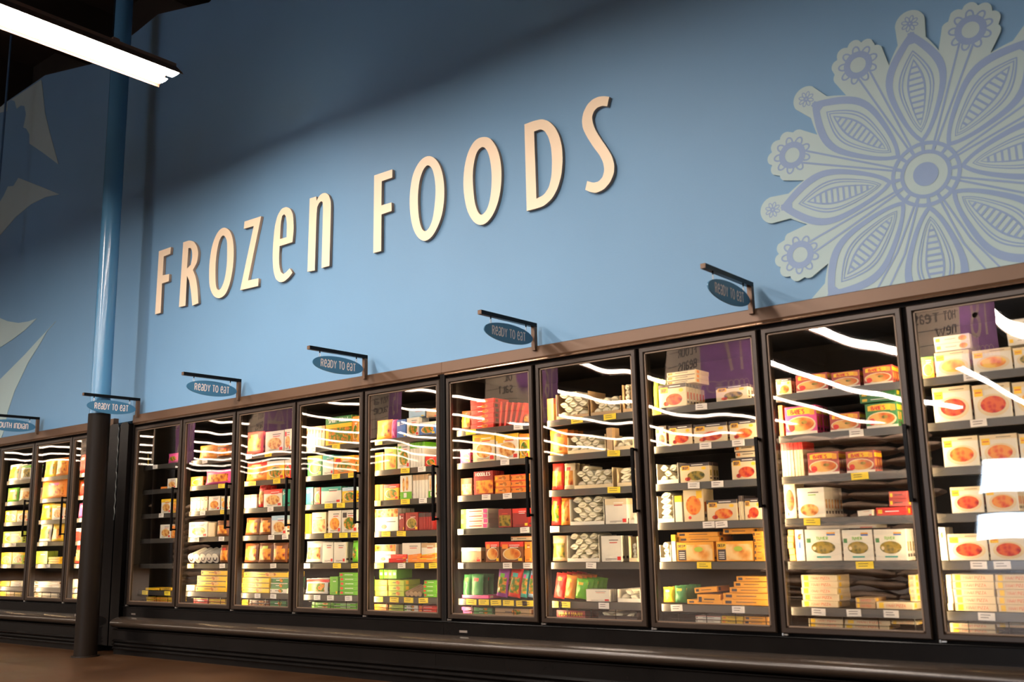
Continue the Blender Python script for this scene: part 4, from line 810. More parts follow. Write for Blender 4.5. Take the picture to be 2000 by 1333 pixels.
# ------------------------------------------------------------------ freezer cabinets
DW = .79; TAGZ = [0, 1.248, 1.02, .797, .571, .345, .107]
def cabinet(x0, doors, end_l, end_r, lab):
    x1 = x0 + doors * DW
    r = link('freezer_cabinet', None, None, (x0, 0, 0)); tag(r, lab, 'freezer', 'glass door freezer cabinets')
    X = lambda v: v - x0
    xa, xb = -end_l, x1 - x0 + end_r
    # liner: back, sides, top, base
    m = MB(); m.box(xa + .02, xb - .02, .8, .84, -.1, 1.7, M_MATT); m.build('back_panel', r)
    m = MB(); m.box(xa + .02, xb - .02, .045, .8, 1.64, 1.7, M_MATT); m.build('top_panel', r)
    m = MB(); m.box(xa + .02, xb - .02, .045, .8, -.1, .025, M_MATT); m.build('deck', r)
    for a in (xa, xb - .02):
        m = MB(); m.box(a, a + .02, .0, .84, -.1, 1.7, M_MATT); m.build('side_panel', r)
    # header with bright lower lip and shadow gap
    m = MB(); m.extrude_x([(0.045, 1.66), (-.004, 1.66), (-.01, 1.672), (-.006, 1.742), (0, 1.747), (.045, 1.747)], xa, xb, M_HEADER); m.build('header', r)
    m = MB(); m.extrude_x([(0.02, 1.648), (-.012, 1.648), (-.014, 1.653), (-.012, 1.658), (.02, 1.658)], xa + .03, xb - .03, M_LIP); m.build('header_lip', r)
    m = MB(); m.box(xa, xb, .025, .045, 1.628, 1.66, M_MATT); m.build('header_recess', r)
    # base: sill panel, bumper, lower panel, kick grille
    m = MB(); m.extrude_x([(.04, -.012), (-.012, -.012), (-.014, -.016), (-.006, -.02), (-.006, -.1), (.04, -.1)], xa, xb, M_BLACK); m.build('sill_panel', r)
    m = MB(); pr = [(.04, -.1), (-.02, -.1)] + [(-.03 - .1 * math.sin(math.radians(a)), -.15 + .048 * math.cos(math.radians(a))) for a in range(8, 175, 12)] + [(-.02, -.2), (.04, -.2)]
    m.extrude_x(pr, xa, xb, M_BUMPER); bo = m.build('bumper', r)
    for p in bo.data.polygons: p.use_smooth = len(p.vertices) == 4
    m = MB(); m.extrude_x([(.04, -.2), (-.095, -.2), (-.098, -.204), (-.095, -.208), (-.085, -.212), (-.085, -.29), (.04, -.29)], xa, xb, M_BLACK); m.build('lower_panel', r)
    m = MB(); pr = [(.04, -.29), (-.085, -.29)]
    for j in range(3): z = -.3 - j * .032; pr += [(-.095, z), (-.1, z - .005), (-.095, z - .012), (-.08, z - .015)]
    pr += [(-.08, -LIFT), (.04, -LIFT)]
    m.extrude_x(pr, xa, xb, M_BLACK); m.build('kick_grille', r)
    m = MB(); m.box(xa, xb, .04, .8, -LIFT, -.1, M_MATT); m.build('base_box', r)
    m = MB(); m.box(.13, .2, -.012, -.006, -.08, -.066, M_CHROME); m.build('badge', r)
    # mullions, lamps
    for i in range(doors + 1):
        ma, mb = max(xa + .021, i * DW - .042), min(xb - .021, i * DW + .042); mc = min(max(i * DW, xa + .034), xb - .034)
        if i == 0: mc = .011
        if mb - ma > .02:
            m = MB(); m.box(ma, mb, .0405, .08, .026, 1.639, M_MATT); m.build('mullion', r)
            if not (i == 0 and lab == CL[0]): m = MB(); m.cyl((mc, .0895, .04), (mc, .0895, 1.6), .008, .008, M_CASE, 10); m.build('lamp', r)
    for i in range(doors):
        u = i * DW
        # door: frame ring, lighter inner trim, glass, handle, hinge
        a0, a1, z0, z1 = u + .012, u + DW - .012, .002, 1.628; g = .034
        d = MB(); O = [(a0, z0), (a1, z0), (a1, z1), (a0, z1)]; F = [(a0 + .006, z0 + .006), (a1 - .006, z0 + .006), (a1 - .006, z1 - .006), (a0 + .006, z1 - .006)]
        G = [(a0 + g - .006, z0 + g - .008), (a1 - g + .006, z0 + g - .008), (a1 - g + .006, z1 - g + .006), (a0 + g - .006, z1 - g + .006)]
        I = [(a0 + g, z0 + g - .002), (a1 - g, z0 + g - .002), (a1 - g, z1 - g), (a0 + g, z1 - g)]
        d.grid([[(p[0], .04, p[1]) for p in O], [(p[0], .006, p[1]) for p in O], [(p[0], 0, p[1]) for p in F], [(p[0], 0, p[1]) for p in G], [(p[0], .008, p[1]) for p in I], [(p[0], .04, p[1]) for p in I]], M_BRONZE, True)
        door = d.build('door', r)
        m = MB(); w_ = .007
        for (p, q) in (((I[0][0], I[0][1]), (I[1][0], I[0][1] + w_)), ((I[3][0], I[3][1] - w_), (I[2][0], I[2][1])), ((I[0][0], I[0][1]), (I[0][0] + w_, I[3][1])), ((I[1][0] - w_, I[0][1]), (I[1][0], I[2][1]))):
            m.box(p[0], q[0], .008, .014, p[1], q[1], M_TRIM)
        m.build('inner_trim', door)
        m = MB(); m.poly([(I[0][0], .016, I[0][1]), (I[1][0], .016, I[1][1]), (I[2][0], .016, I[2][1]), (I[3][0], .016, I[3][1])], M_GLASS); m.build('glass_pane', door)
        hx = a1 - .022; m = MB(); m.box(hx - .009, hx + .009, -.052, -.038, .65, 1.03, M_BLACK)
        for z in (.655, 1.012): m.box(hx - .009, hx + .009, -.04, 0, z, z + .014, M_BLACK)
        m.build('handle', door)
        m = MB(); m.cyl((a0 + .012, -.004, -.008), (a0 + .012, -.004, .004), .006, .006, M_CHROME, 10); m.box(a0 + .012, a0 + .04, -.006, .004, -.006, .0, M_CHROME); m.build('hinge', door)
        # shelves with price rail and tags
        D = CABDOOR[lab][i]
        for s in range(1, 7):
            z = TAGZ[s]; m = MB()
            m.box(u + (.001 if i else xa + .021), u + DW - .001 if i < doors - 1 else xb - .021, .125, .72, z + .002, z + .018, M_SHELF)
            m.extrude_x([(.115, z - .02), (.12, z - .022), (.125, z - .018), (.125, z + .02), (.119, z + .02)], u + .002, u + DW - .002, M_SHELF)
            sh = m.build('shelf', r)
            for dd, ss, tx, c in TAGS:
                if dd == D and ss == s:
                    m = MB(); rng = random.Random(int(tx * 1000) + s); mt = M_TAGY if c == 'Y' else M_TAGW
                    wd = .09 if c == 'Y' else .075; an = rng.uniform(-.05, .05)
                    R3 = Matrix.Rotation(an, 3, 'Y'); cx = tx - x0; cz = z + .001
                    m.box(cx - wd / 2, cx + wd / 2, .109, .111, cz - .018, cz + .018, mt, R3)
                    for j in range(2): m.box(cx - wd * .35, cx + wd * (.1 + .2 * rng.random()), .1085, .1095, cz - .006 + j * .012, cz - .003 + j * .012, M_INK, R3, (cx, .11, cz))
                    m.build('price_tag', sh)
        # wire guard in front of the bottom deck
        m = MB()
        for z in (.045, .075): m.cyl((u + .05, .13, z), (u + DW - .05, .13, z), .0018, .0018, M_BLACK, 6)
        for j in range(4): m.cyl((u + .12 + j * .18, .13, .026), (u + .12 + j * .18, .13, .085), .0022, .0022, M_BLACK, 6)
        m.build('wire_guard', r)
    return r
CL = ['five-door black glass freezer cabinet beside the post', 'five-door black glass freezer cabinet under the flower mural', 'black glass freezer cabinet beyond the post, partly out of frame']
CABDOOR = {CL[0]: [1, 2, 3, 4, 5], CL[1]: [6, 7, 8, 9, 10], CL[2]: [-4, -3, -2, -1]}
cabinet(-.79, 5, .02, .016, CL[0]); cabinet(3.194, 5, .016, .06, CL[1]); cabinet(-4.32, 4, .02, .0, CL[2])
m = MB()
for y in (.14, .1425): m.poly([(-.768, y, 1.39), (-.71, y - .02, 1.285), (-.768, y, 1.28)], M_TAGY)
o = m.build('yellow_card', bpy.data.objects['freezer_cabinet'], (.79, 0, 0))
# rounded end bumpers between the two runs
def end_panel(xa, xb, lab):
    m = MB(); prof = [(xa, -.36)] + [(xa, 1.6)] + [(xa + .045 - .045 * math.cos(math.radians(a)), 1.64 + .04 * math.sin(math.radians(a))) for a in (20, 45, 70, 90)] + [(xb - .045 + .045 * math.cos(math.radians(a)), 1.64 + .04 * math.sin(math.radians(a))) for a in (90, 70, 45, 20)] + [(xb, 1.6), (xb, -.36)]
    me = plate_mesh('end_panel', [prof], .3, [M_BLACK])
    o = link('end_cover', me, None, (0, -.045, 0)); return tag(o, lab, 'panel', 'black covers in the freezer gap')
end_panel(-1.155, -.985, 'black rounded cover closing the freezer beyond the post')
end_panel(-.965, -.815, 'black rounded cover at the near side of the freezer gap')
m = MB()
rng = random.Random(4)
P = [(-.975 + .006 * math.sin(i * 1.7) + rng.uniform(-.002, .002), -.05, 1.64 - i * .03) for i in range(30)]
for a, c in zip(P, P[1:]): m.cyl(a, c, .005, .005, M_CHROME, 6, False)
tag(m.build('steel_cable'), 'thin shiny wavy cable hanging between the two black end covers', 'cable')

# ------------------------------------------------------------------ food packages
CACHE = {}
def ell(cx, cz, rx, rz, n=18): return [(cx + rx * math.cos(2 * math.pi * i / n), cz + rz * math.sin(2 * math.pi * i / n)) for i in range(n)][::1]
def front_art(m, w, h, base, band, fd, logo, lay, y=-.0008):
    P = lambda k: PM[k]
    def rect(a, c, e, g_, mt, dy=0): m.poly([(a * w - w / 2, y - dy, c * h), (e * w - w / 2, y - dy, c * h), (e * w - w / 2, y - dy, g_ * h), (a * w - w / 2, y - dy, g_ * h)], mt)
    def oval(cx, cz, rx, rz, mt, dy=0): m.poly([(p[0] * w - w / 2, y - dy, p[1] * h) for p in ell(cx, cz, rx, rz)], mt)
    def txt(s, a, c, wd, hh, mt, dy=.0006, bold=.16):
        for q in text_quads(s, 0, 0, 1, 1, bold): m.poly([((a + p[0] * wd) * w - w / 2, y - dy, (c + p[1] * hh) * h) for p in q], mt)
    def line(a, c, e, mt, t=.02, dy=.0006): rect(a, c, e, c + t, mt, dy)
    bd = P(band) if band else None; lg = P(logo) if logo else None; F_ = FM.get(fd)
    ink = M_INK
    if lay == 's':
        if bd: rect(0, .76, 1, 1, bd)
        if F_: oval(.52, .4, .36, .27, F_)
        if lg: rect(.08, .66, .34, .88, lg, .0004)
        if w > .05:
            line(.2, .1, .75, ink, .018); line(.2, .06, .5, ink, .012); line(.4, .82, .85, M_WHITEINK if bd else ink, .03)
            rect(.78, .06, .95, .2, P('R' if base in 'WCYn' else 'Y'), .0004); line(.42, .72, .8, M_REDINK if base in 'WCYnb' else M_WHITEINK, .035, .001)
            if F_: oval(.5, .4, .4, .3, P('C' if base != 'C' else 'W'), -.0002)
    elif lay == 'f':
        if F_: rect(.07, .07, .93, .66, F_)
        if bd: rect(0, .72, 1, 1, bd)
        if lg: oval(.5, .74, .3, .12, lg, .0005)
        line(.28, .72, .72, M_REDINK if not logo else ink, .04, .001)
    elif lay == 't':
        if bd: rect(0, .74, 1, 1, bd)
        if F_: rect(.12, .05, 1, .6, F_)
        txt('SPRING ROLLS' if band == 'g' else 'NOODLES', .12, .8, .76, .14, M_WHITEINK)
    elif lay == 'k':
        if bd: rect(0, .82, 1, 1, bd); line(.4, .88, .8, M_WHITEINK, .035)
        if F_: oval(.55, .33, .3, .25, F_, .0002); oval(.26, .17, .1, .1, FM['curry'], .0003)
        if lg: rect(.06, .64, .34, .88, P('Y'), .0005); rect(.085, .66, .315, .86, P('A'), .0007); txt('DEEP', .1, .69, .19, .13, ink, .0012, .22)
        oval(.82, .7, .08, .08, P('Y'), .0005)
    elif lay == 'v':
        if F_: oval(.5, .5, .38, .3, F_)
        if lg: rect(.66, .72, .94, .95, lg, .0005)
        oval(.3, .12, .08, .05, P('R'), .0004)
    elif lay == 'a':
        rect(.26, .06, .97, .86, F_ if F_ else PM['O'], .0002); oval(.6, .62, .12, .13, P('L'), .0005)
        rect(.04, .05, .26, .6, P('K'), .0004)
        for j in range(4): line(.07, .14 + j * .1, .22, M_WHITEINK, .03, .0009)
        rect(.03, .68, .27, .92, P('Y'), .0005); txt('DEEP', .05, .73, .2, .13, ink, .001, .2)
    elif lay == 'w':
        if F_: oval(.5, .34, .47, .3, PM['C'], .0001); oval(.5, .36, .42, .24, F_, .0004)
        oval(.2, .26, .1, .14, P('R'), .0007); oval(.6, .42, .1, .07, FM['greenf'], .0007)
        if lg: rect(.08, .7, .95, .9, lg, .0005); oval(.5, .88, .42, .07, lg, .0006); txt("BABE'S", .2, .73, .44, .15, M_REDINK, .0012, .2); rect(.8, .66, .95, .9, P('A'), .0009)
        rect(0, 0, 1, .1, P('W'), .0005)
    elif lay == 'y':
        if h > .07:
            if bd: rect(0, .84, 1, 1, bd)
            oval(.52, .38, .43, .33, P('C'), .0002)
            if F_: oval(.52, .4, .34, .25, F_, .0005)
            rect(.04, .66, .27, .88, P('Y'), .0008); line(.07, .76, .24, M_REDINK, .03, .0012); line(.45, .9, .85, ink, .02)
        else:
            rect(.05, .3, .17, .75, P('Y'), .0005); oval(.82, .5, .12, .36, FM['dump'], .0005); line(.3, .5, .62, ink, .06)
    elif lay == 'm':
        if F_: oval(.42, .26, .34, .2, F_, .0004)
        line(.4, .82, .8, ink, .03); line(.4, .74, .7, P('G'), .03)
        if lg: oval(.5, .75, .2, .08, P('N'), .0004); line(.4, .4, .6, lg, .2)
    elif lay == 'z':
        if h > .07:
            if F_: oval(.5, .42, .34, .2, F_, .0004); oval(.25, .4, .05, .06, P('C'), .0008)
            rect(.04, .58, .16, .72, P('g'), .0004); rect(.62, .82, .86, .9, P('A'), .0004); rect(.62, .8, .86, .85, P('B'), .0006)
            txt('TUVER', .32, .67, .34, .09, P('G'), .0006); line(.3, .1, .7, P('T'), .05)
        else:
            rect(.07, .12, .2, .9, P('Y'), .0005); txt('NAAN PIZZA', .28, .3, .52, .4, M_REDINK, .0006, .1)
    elif lay == 'p':
        if lg: rect(.06, .25, .2, .75, lg, .0005)
        if bd: rect(0, .86, 1, 1, bd); line(.04, .3, .08, ink, .4)
        if F_: oval(.62, .5, .14, .36, F_, .0004)
        line(.3, .45, .5 if F_ else .75, ink if base not in 'GgRDK' else M_WHITEINK, .12)
    elif lay == 'e':
        rect(0, 0, .2, 1, lg, .0004); line(.3, .4, .8, M_REDINK, .2); rect(.85, .1, 1, .9, P('M'), .0004)
    elif lay == 'n':
        txt('NAAN', .1, .25, .36, .5, P('Y'), .0006); txt('NAAN', .54, .25, .36, .5, P('Y'), .0006)
    elif lay == 'u':
        rect(0, 0, 1, .3, P('G'), .0004); oval(.3, .6, .1, .3, F_, .0006); oval(.6, .65, .12, .3, F_, .0006); txt('III', .35, .06, .3, .2, M_WHITEINK, .001, .16)
    elif lay == 'x':
        rect(0, .62, 1, .98, FM['nug'] if logo == 'N' else FM['curryo'], .0004); oval(.4, .2, .12, .1, P('N'), .0005); line(.5, .4, .9, ink, .03)
    elif lay == 'h': rect(.2, .4, .8, .7, P('W'), .0004)

def parse(art):
    a = art.split(','); return a[0], (None if a[1] == '-' else a[1]), (None if a[2] == '-' else a[2]), (None if a[3] == '-' else a[3]), a[4]
def carton_mesh(w, h, d, art):
    k = ('c', round(w, 3), round(h, 3), round(d, 3), art)
    if k in CACHE: return CACHE[k]
    base, band, fd, logo, lay = parse(art); m = MB(); P = PM[base]; b_ = .0012
    # body with softly broken edges
    O = lambda y, i: [(-w / 2 + i, y, i), (w / 2 - i, y, i), (w / 2 - i, y, h - i), (-w / 2 + i, y, h - i)]
    m.poly(O(0, b_)[::1], P); m.grid([O(0, b_), O(b_, 0), O(d - b_, 0), O(d, b_)], P, True); m.poly(O(d, b_)[::-1], P)
    if band and lay in 'sktwy' and h > .05:      # printed band runs round the +x side
        z0 = {'s': .76, 'k': .82, 't': .74, 'w': .84, 'y': .84}[lay] * h
        m.poly([(w / 2 + .0006, b_, z0), (w / 2 + .0006, d - b_, z0), (w / 2 + .0006, d - b_, h), (w / 2 + .0006, b_, h)], PM[band])
    if h > .05 and fd: m.poly([(w / 2 + .0007, d * .25, h * .3), (w / 2 + .0007, d * .75, h * .3), (w / 2 + .0007, d * .75, h * .6), (w / 2 + .0007, d * .25, h * .6)], FM[fd])
    elif h <= .05 and lay in 'zpk': m.poly([(w / 2 + .0007, .02, h * .2), (w / 2 + .0007, .05, h * .2), (w / 2 + .0007, .05, h * .85), (w / 2 + .0007, .02, h * .85)], PM[logo or 'N'])
    if h > .08 and w > .05: m.poly([(w / 2 + .0006, d * .2, h * .12), (w / 2 + .0006, d * .8, h * .12), (w / 2 + .0006, d * .8, h * .22), (w / 2 + .0006, d * .2, h * .22)], M_INK)
    if lay == 'w': m.poly([(w / 2 + .0006, b_, h * .7), (w / 2 + .0006, d, h * .7), (w / 2 + .0006, d, h * .9), (w / 2 + .0006, b_, h * .9)], PM['Y'])
    front_art(m, w, h, base, band, fd, logo, lay)
    CACHE[k] = m.mesh('carton'); return CACHE[k]
def pouch_mesh(w, h, d, art, seed):
    k = ('g', round(w, 3), round(h, 3), round(d, 3), art)
    if k in CACHE: return CACHE[k]
    base, band, fd, logo, lay = parse(art); m = MB(); nx, nz = 10, 14; rng = random.Random(seed)
    def pt(i, j, s):
        u, v = i / nx, j / nz
        t = (max(0, math.sin(math.pi * u)) ** .45) * (max(0, math.sin(math.pi * v)) ** .35)
        n_ = noise.noise(Vector((u * 4 + seed, v * 5, s * 3.0))) * .35 + noise.noise(Vector((u * 11 + seed, v * 12, s * 3.0))) * .16
        pinch = 1 - .06 * math.sin(math.pi * v)
        return ((u - .5) * w * pinch, d / 2 + s * (d / 2) * t * (1 + n_), v * h)
    def mf(a, c):
        v = (a + .5) / nz; u = (c + .5) / nx
        if logo and .7 < v < .86 and .25 < u < .75: return PM[logo]
        if band and v > .78: return PM[band]
        if fd and ((lay == 'f' and .12 < v < .68 and .1 < u < .9) or (lay != 'f' and (u - .5) ** 2 / .1 + (v - .42) ** 2 / .07 < 1)): return FM[fd]
        return PM[base]
    m.grid([[pt(i, j, -1) for i in range(nx + 1)] for j in range(nz + 1)], None, False, mf)
    m.grid([[pt(nx - i, j, 1) for i in range(nx + 1)] for j in range(nz + 1)], PM[base])
    for z in (0, h): 
        m.box(-w / 2, w / 2, d / 2 - .0012, d / 2 + .0012, z - .006 if z else 0, z + .004 if z else .006, PM[base])
    CACHE[k] = m.mesh('pouch', True); return CACHE[k]
def tray_mesh(w, h, d, key):
    m = MB(); P = PM[key]; t = .003
    m.box(-w / 2, w / 2, 0, d, 0, t, P); m.box(-w / 2, -w / 2 + t, 0, d, t, h, P); m.box(w / 2 - t, w / 2, 0, d, t, h, P)
    m.box(-w / 2 + t, w / 2 - t, d - t, d, t, h, P); m.box(-w / 2 + t, w / 2 - t, 0, t, t, .022, P)
    return m.mesh('tray')
def wrap_mesh(w, h, d, seed):
    k = ('w', round(w, 3), round(h, 3), seed % 5)
    if k in CACHE: return CACHE[k]
    m = MB(); rows = []
    for j in range(6):
        v = j / 5; y = v * d; s = .86 + .14 * math.sin(math.pi * min(1, v * 3)) if v < .34 else 1
        ring_ = []
        for i in range(16):
            a = 2 * math.pi * i / 16; x = math.cos(a); z = math.sin(a)
            ring_.append((x * w / 2 * s, y + .004 * noise.noise(Vector((x * 2, z * 2, seed))), (z * (1 - .55 * abs(x) ** 2.2)) * h / 2 * s * (1 + .1 * noise.noise(Vector((x * 3, seed, y * 20))))))
        rows.append(ring_)
    m.grid(rows, M_WRAP, True); m.poly(rows[-1], M_WRAP)
    inner = [(p[0] * .8, p[1] + .004, p[2] * .62) for p in rows[0]]; core = [(p[0] * .45, p[1] + .014, p[2] * .12) for p in rows[0]]
    m.grid([core, inner, rows[0]], M_WRAP, True); m.poly(core[::-1], M_WRAP)
    # folded seam over the end
    m.poly([(-w * .4, -.0008, .0), (w * .36, -.0008, -.002), (w * .1, -.0012, h * .28), (-w * .12, -.0012, h * .24)], M_WRAP)
    CACHE[k] = m.mesh('wrap'); return CACHE[k]
def tube_mesh(w, h, base, ring_):
    m = MB(); r_ = w / 2
    m.cyl((0, .0, r_), (0, .16, r_ + h * .35), r_, r_, PM[base], 18)
    if ring_:
        a = arc(0, r_, r_ * .62, r_ * .62, 0, 360, 16)[:-1]; c = arc(0, r_, r_ * .34, r_ * .34, 0, 360, 16)[:-1]
        m.grid([[(p[0], -.002, p[1]) for p in c], [(p[0], -.002, p[1]) for p in a]], PM['K'], True)
    return m.mesh('tube')

SHN = {1: 'top shelf', 2: 'second shelf', 3: 'third shelf', 4: 'fourth shelf', 5: 'fifth shelf', 6: 'sixth shelf', 7: 'bottom deck'}
def doorname(d): return ('%s door past post' % ORD[d - 1]) if d > 0 else ('%s door beyond post' % {1: 'first', 2: 'second', 3: 'third'}[-d]).replace('beyond', 'left of')
ROWN = ['front', 'second back', 'third back', 'fourth back', 'fifth back', 'sixth back', 'last back']
STKN = ['top', 'second down', 'third down', 'fourth down', 'fifth down', 'sixth down']
seen = {}
dups = {}
for it in ITEMS: dups.setdefault((it[0], it[1], it[9]), []).append(it[3])
def label_for(it, pos):
    d, s, k, x0, x1 = it[:5]; desc = it[9]; xs = sorted(dups[(d, s, desc)]); pre = ''
    if len(xs) > 1: pre = ['leftmost', 'next', 'third along', 'fourth along'][xs.index(x0)] + ' ' if xs.index(x0) < len(xs) - 1 or len(xs) < 2 else 'rightmost '
    lab = '%s%s, %s%s, %s' % (pre, desc, (pos + ', ') if pos else '', SHN[s], doorname(d))
    seen[lab] = seen.get(lab, 0) + 1
    return lab
def kind_name(desc, k):
    for a, n_ in (('flatbread', 'flatbread_carton'), ('curry', 'curry_carton'), ('soup', 'soup_carton'), ('noodle carton', 'noodle_carton'), ('dumpling', 'dumpling_carton'), ('amber', 'bread_carton')):
        if a in desc: return n_
    return {'b': 'food_carton', 'v': 'food_carton', 'f': 'flat_carton', 'g': 'food_pouch', 'l': 'food_packet', 'q': 'food_packet', 'r': 'paper_tube'}[k]
rng = random.Random(11)
for it in ITEMS:
    d, s, k, x0, x1, zb, zt, n, art, desc = it
    w_ = x1 - x0; h_ = zt - zb; cx = (x0 + x1) / 2; grp = '%s on the %s, %s' % (desc, SHN[s], doorname(d)); y0 = .148
    cat = 'carton'
    if k == 'b':
        t = .036 if h_ < .14 else .04; w2 = w_ - .005
        me = carton_mesh(w2, h_, t, art); a0 = rng.uniform(-.014, .014)
        for i in range(n):
            o = link(kind_name(desc, k), me, None, (cx + rng.uniform(-.0015, .0015), y0 + i * (t + .0025) + .003 * rng.random(), zb), a0 * (1 if i == 0 else .4))
            tag(o, label_for(it, ROWN[i] if n > 1 else ''), cat, grp)
    elif k == 'v':
        w2 = w_ / n; me = carton_mesh(w2 - .002, h_, .16, art)
        for i in range(n):
            o = link(kind_name(desc, k), me, None, (x0 + w2 * (i + .5), y0 + .004 * rng.random() + (.04 if zb > TAGZ[min(s, 6)] + .05 else 0), zb), 0)
            tag(o, label_for(it, ['first from left', 'second along', 'third along', 'fourth along', 'fifth along', 'sixth along', 'last along'][i] if n > 1 else ''), cat, grp)
    elif k == 'f':
        hh = h_ / n; yb = y0 if zb < TAGZ[min(s, 6)] + .04 or s == 7 else y0 + .012
        for i in range(n):
            me = carton_mesh(w_ - .004, hh - .0012, .17, art)
            o = link(kind_name(desc, k), me, None, (cx + rng.uniform(-.004, .004), yb + .006 * rng.random(), zt - hh * (i + 1)), rng.uniform(-.02, .02))
            if 'tilted' in desc: o.rotation_euler = (0, math.radians(-4), .05); o.location.z += .006
            tag(o, label_for(it, (STKN[i] if i < n - 1 else 'lowest') if n > 1 else ''), cat, grp)
    elif k == 'g':
        t = .043
        me = pouch_mesh(w_ * 1.02, h_, t, art, len(CACHE) * 1.37)
        for i in range(n):
            o = link('food_pouch', me, None, (cx + rng.uniform(-.003, .003), y0 - .004 + i * (t + .012), zb + .006), rng.uniform(-.02, .02)); o.rotation_euler.x = rng.uniform(-.1, -.03)
            if 'pouch' in desc and d in (6, 7) and s == 6: o.rotation_euler.y = .13; o.location.z += .009
            tag(o, label_for(it, ROWN[i] if n > 1 else ''), 'pouch', grp)
    elif k == 'l':
        w2 = w_ / n
        for i in range(n):
            me = carton_mesh(.016, h_ * (.94 - .03 * i), .15, art); o = link('food_packet', me, None, (x0 + w2 * (i + .5), y0, zb)); o.rotation_euler = (0, .1 + .05 * i, 0)
            tag(o, label_for(it, ['first', 'second', 'third', 'fourth', 'last'][i] + ' along'), 'packet', grp)
    elif k == 'q':
        for i in range(n):
            me = carton_mesh(w_, max(.03, h_ / n - .004), .05, art); o = link('food_packet', me, None, (cx, y0 - .012 + .004 * i, zb + i * (h_ / n))); o.rotation_euler = (0, rng.uniform(-.12, .02), rng.uniform(-.2, .2))
            tag(o, label_for(it, ('lower', 'upper')[i] if n > 1 else ''), 'packet', grp)
    elif k == 'r':
        base, band = parse(art)[:2]; w2 = w_ / n
        for i in range(n):
            me = CACHE.setdefault(('r', round(w2, 3), art), tube_mesh(w2 * .94, h_, base, band == 'n')); o = link('paper_tube', me, None, (x0 + w2 * (i + .5), y0 + .01, zb), .12)
            tag(o, label_for(it, ['first', 'second', 'third', 'fourth', 'last'][i] + ' along'), 'tube', grp)
    elif k == 'w':
        key = parse(art)[0]; low = h_ < .08
        me = CACHE.setdefault(('t', round(w_, 3), round(h_, 3), key), tray_mesh(w_ - .004, h_, .2, key))
        o = link('open_carton', me, None, (cx, y0, zb)); tag(o, label_for(it, ''), 'carton', grp)
        iw = w_ - .032; nc = max(1, round(iw / .074)); cw = iw / nc; ch = .04; r_ = 0; cnt = 0
        if s == 7: ch = .03
        while cnt < n and (r_ + 1) * ch * .8 < max(h_ + .02, .05):
            off = (r_ % 2) * cw * .5; m_ = nc - (r_ % 2)
            if nc == 1: off, m_ = 0, 1
            for c in range(m_):
                if cnt >= n: break
                wm = wrap_mesh(cw * .99, ch * 1.04, .15, cnt + int(x0 * 10) % 5)
                q = link('wrapped_roll', wm, None, (cx - iw / 2 + cw * (c + .5) + off, y0 + .008 + .012 * rng.random(), zb + .009 + ch / 2 + r_ * ch * .8)); q.rotation_euler = (0, rng.uniform(-.38, .38), rng.uniform(-.03, .03))
                tag(q, 'white paper-wrapped roll inside the %s, %s' % (SHN[s] + ' carton', doorname(d)), 'wrapped food', 'white wrapped rolls, %s, %s' % (SHN[s], doorname(d)))
                cnt += 1
            r_ += 1

# ------------------------------------------------------------------ the store across the aisle, met in the glass
nums = ['18', '17', '16', '15', '14', '13', '12']
dirs = [['COOKieS', 'HOT TeaS', 'neW'], ['RiCe', 'FLOUR', 'BeanS'], ['SPiCeS', 'OiL', 'SaLT'], ['SOUP', 'PaSTa', 'SaUCe'], ['CHiPS', 'nUTS', 'DaTeS'], ['TOYS', 'PaPeR', 'SOaP'], ['JUiCe', 'WaTeR', 'SODa']]
for k in range(7):
    xb = 3.3 - 3.75 * k
    r = link('aisle_banner', None, None, (xb, -9.2, 2.62)); tag(r, 'hanging purple and beige aisle %s banner, mirrored in the freezer glass' % nums[k], 'banner', 'aisle banners')
    m = MB(); m.box(0, .85, -.01, .01, 0, 1.2, M_BEIGE); m.build('beige_board', r)
    m = MB(); m.box(.85, 1.55, -.012, .012, 0, 1.2, M_PURPLE); pb = m.build('purple_board', r)
    m = MB()
    for q in text_quads(nums[k], 0, 0, .6, .34, .13): m.poly([(1.42 - p[0], .0135, .42 + p[1]) for p in q], M_GOLD)
    for j in range(6):
        for q in ribbon(arc(1.0 + .08 * j, .18, .05, .09, 0, 360, 12), .012): m.poly([(p[0], .0135, p[1]) for p in q], M_GOLD)
    m.build('number', pb)
    m = MB()
    for j, t in enumerate(dirs[k]):
        for q in text_quads(t, 0, 0, .13, .6, .14): m.poly([(.75 - p[0], .0115, .98 - j * .22 + p[1]) for p in q], M_INK)
    for j in range(4): m.box(.04, .81, .0105, .013, .2 + .22 * j, .208 + .22 * j, M_INK)
    m.build('directory', r)
    for xx in (.75 if k == 6 else .2, 1.35):
        m = MB(); m.cyl((xx, 0, 1.2), (xx, 0, 3.8), .004, .004, M_BLACK, 6); m.build('cable', r)
m = MB(); fr = M_DARKWALL
for z in (1.55, 2.6, .15, 1.35): m.box(-1.2, 6.4, -30.9, -30.8, z, z + .08, fr)
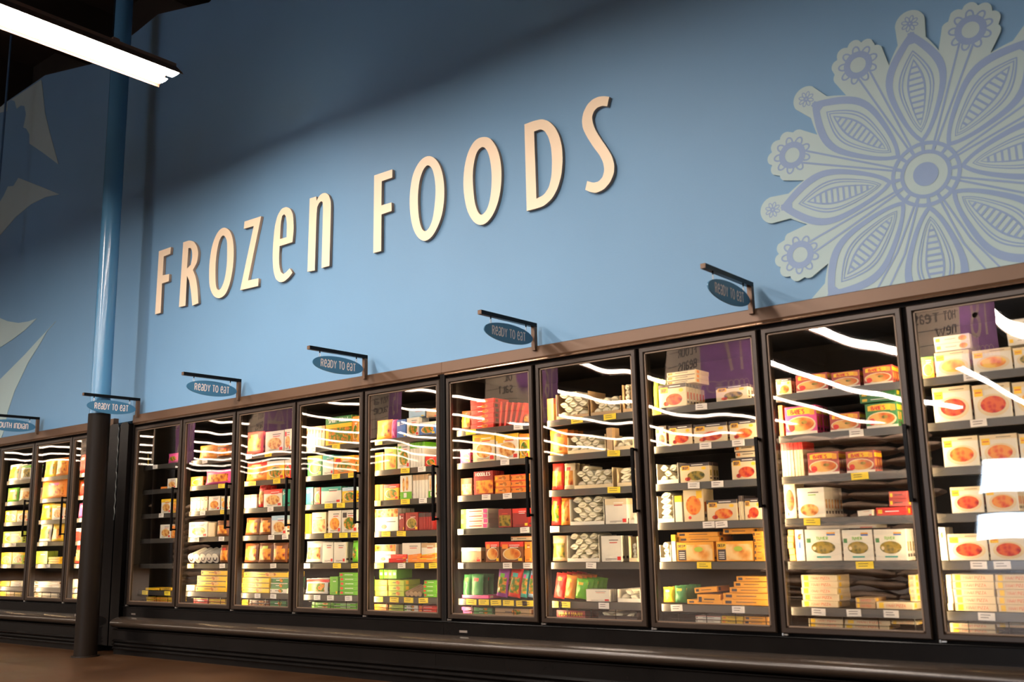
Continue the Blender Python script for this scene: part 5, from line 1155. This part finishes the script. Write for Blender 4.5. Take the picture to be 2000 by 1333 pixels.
for xx in (-1.2, 1.3, 3.8, 6.3): m.box(xx, xx + .08, -30.9, -30.8, .15, 2.68, fr)
win = struct(m.build('window_1')); m = MB(); m.box(-1.1, 6.3, -30.95, -30.92, 1.6, 2.6, M_WIN); m.box(-1.1, 6.3, -30.95, -30.92, .2, 1.0, M_WIN); m.build('pane', win)
smesh = []
for s in range(3):
    m = MB(); rows = []
    for j in range(9):
        v = j / 8; x = (v - .5) * .52; t = max(.02, math.sin(math.pi * min(max(v, .02), .98)) ** .35)
        rows.append([(x, math.cos(2 * math.pi * i / 14) * .2 * (.75 + .25 * t), math.sin(2 * math.pi * i / 14) * .062 * t * (1 + .3 * noise.noise(Vector((v * 4, i * .7, s * 5.1))))) for i in range(14)])
    m.grid(rows, M_SACK, True); m.poly(rows[0][::-1], M_SACK); m.poly(rows[-1], M_SACK); smesh.append(m.mesh('sack', True))
def pile(xa, xb, y, nrow, which):
    n = int((xb - xa) / .56)
    m = MB(); m.box(xa - .05, xb + .05, y - .28, y + .28, -LIFT, -LIFT + .12, mat('pallet_wood', (.25, .16, .09), .8)); tag(m.build('pallet'), 'wooden pallet under the brown sacks %s, mirrored in the glass' % which, 'pallet')
    for r_ in range(nrow):
        for c in range(n):
            o = link('sack', smesh[(r_ + c) % 3], None, (xa + .56 * (c + .5) + (.15 if r_ % 2 else 0) + rng.uniform(-.01, .01), y + rng.uniform(-.02, .02), -LIFT + .2 + r_ * .134), rng.uniform(-.03, .03))
            tag(o, 'brown sack in the pile %s, mirrored in the freezer glass' % which, 'sack', 'brown sacks piled %s' % which)
pile(1.9, 4.4, -7.6, 15, 'facing the ninth door')
pile(-12.6, -10.6, -7.6, 13, 'facing the first door')

# ------------------------------------------------------------------ stand the whole place on the ground
for o in list(scene.objects):
    if o.parent is None: o.location.z += LIFT
bad = [k for k in seen if seen[k] > 1]
long_ = [k for k in seen if len(k.replace(',', '').split()) > 16]
print('objects', len(scene.objects), 'dup labels', len(bad), bad[:5], 'long', long_[:5])
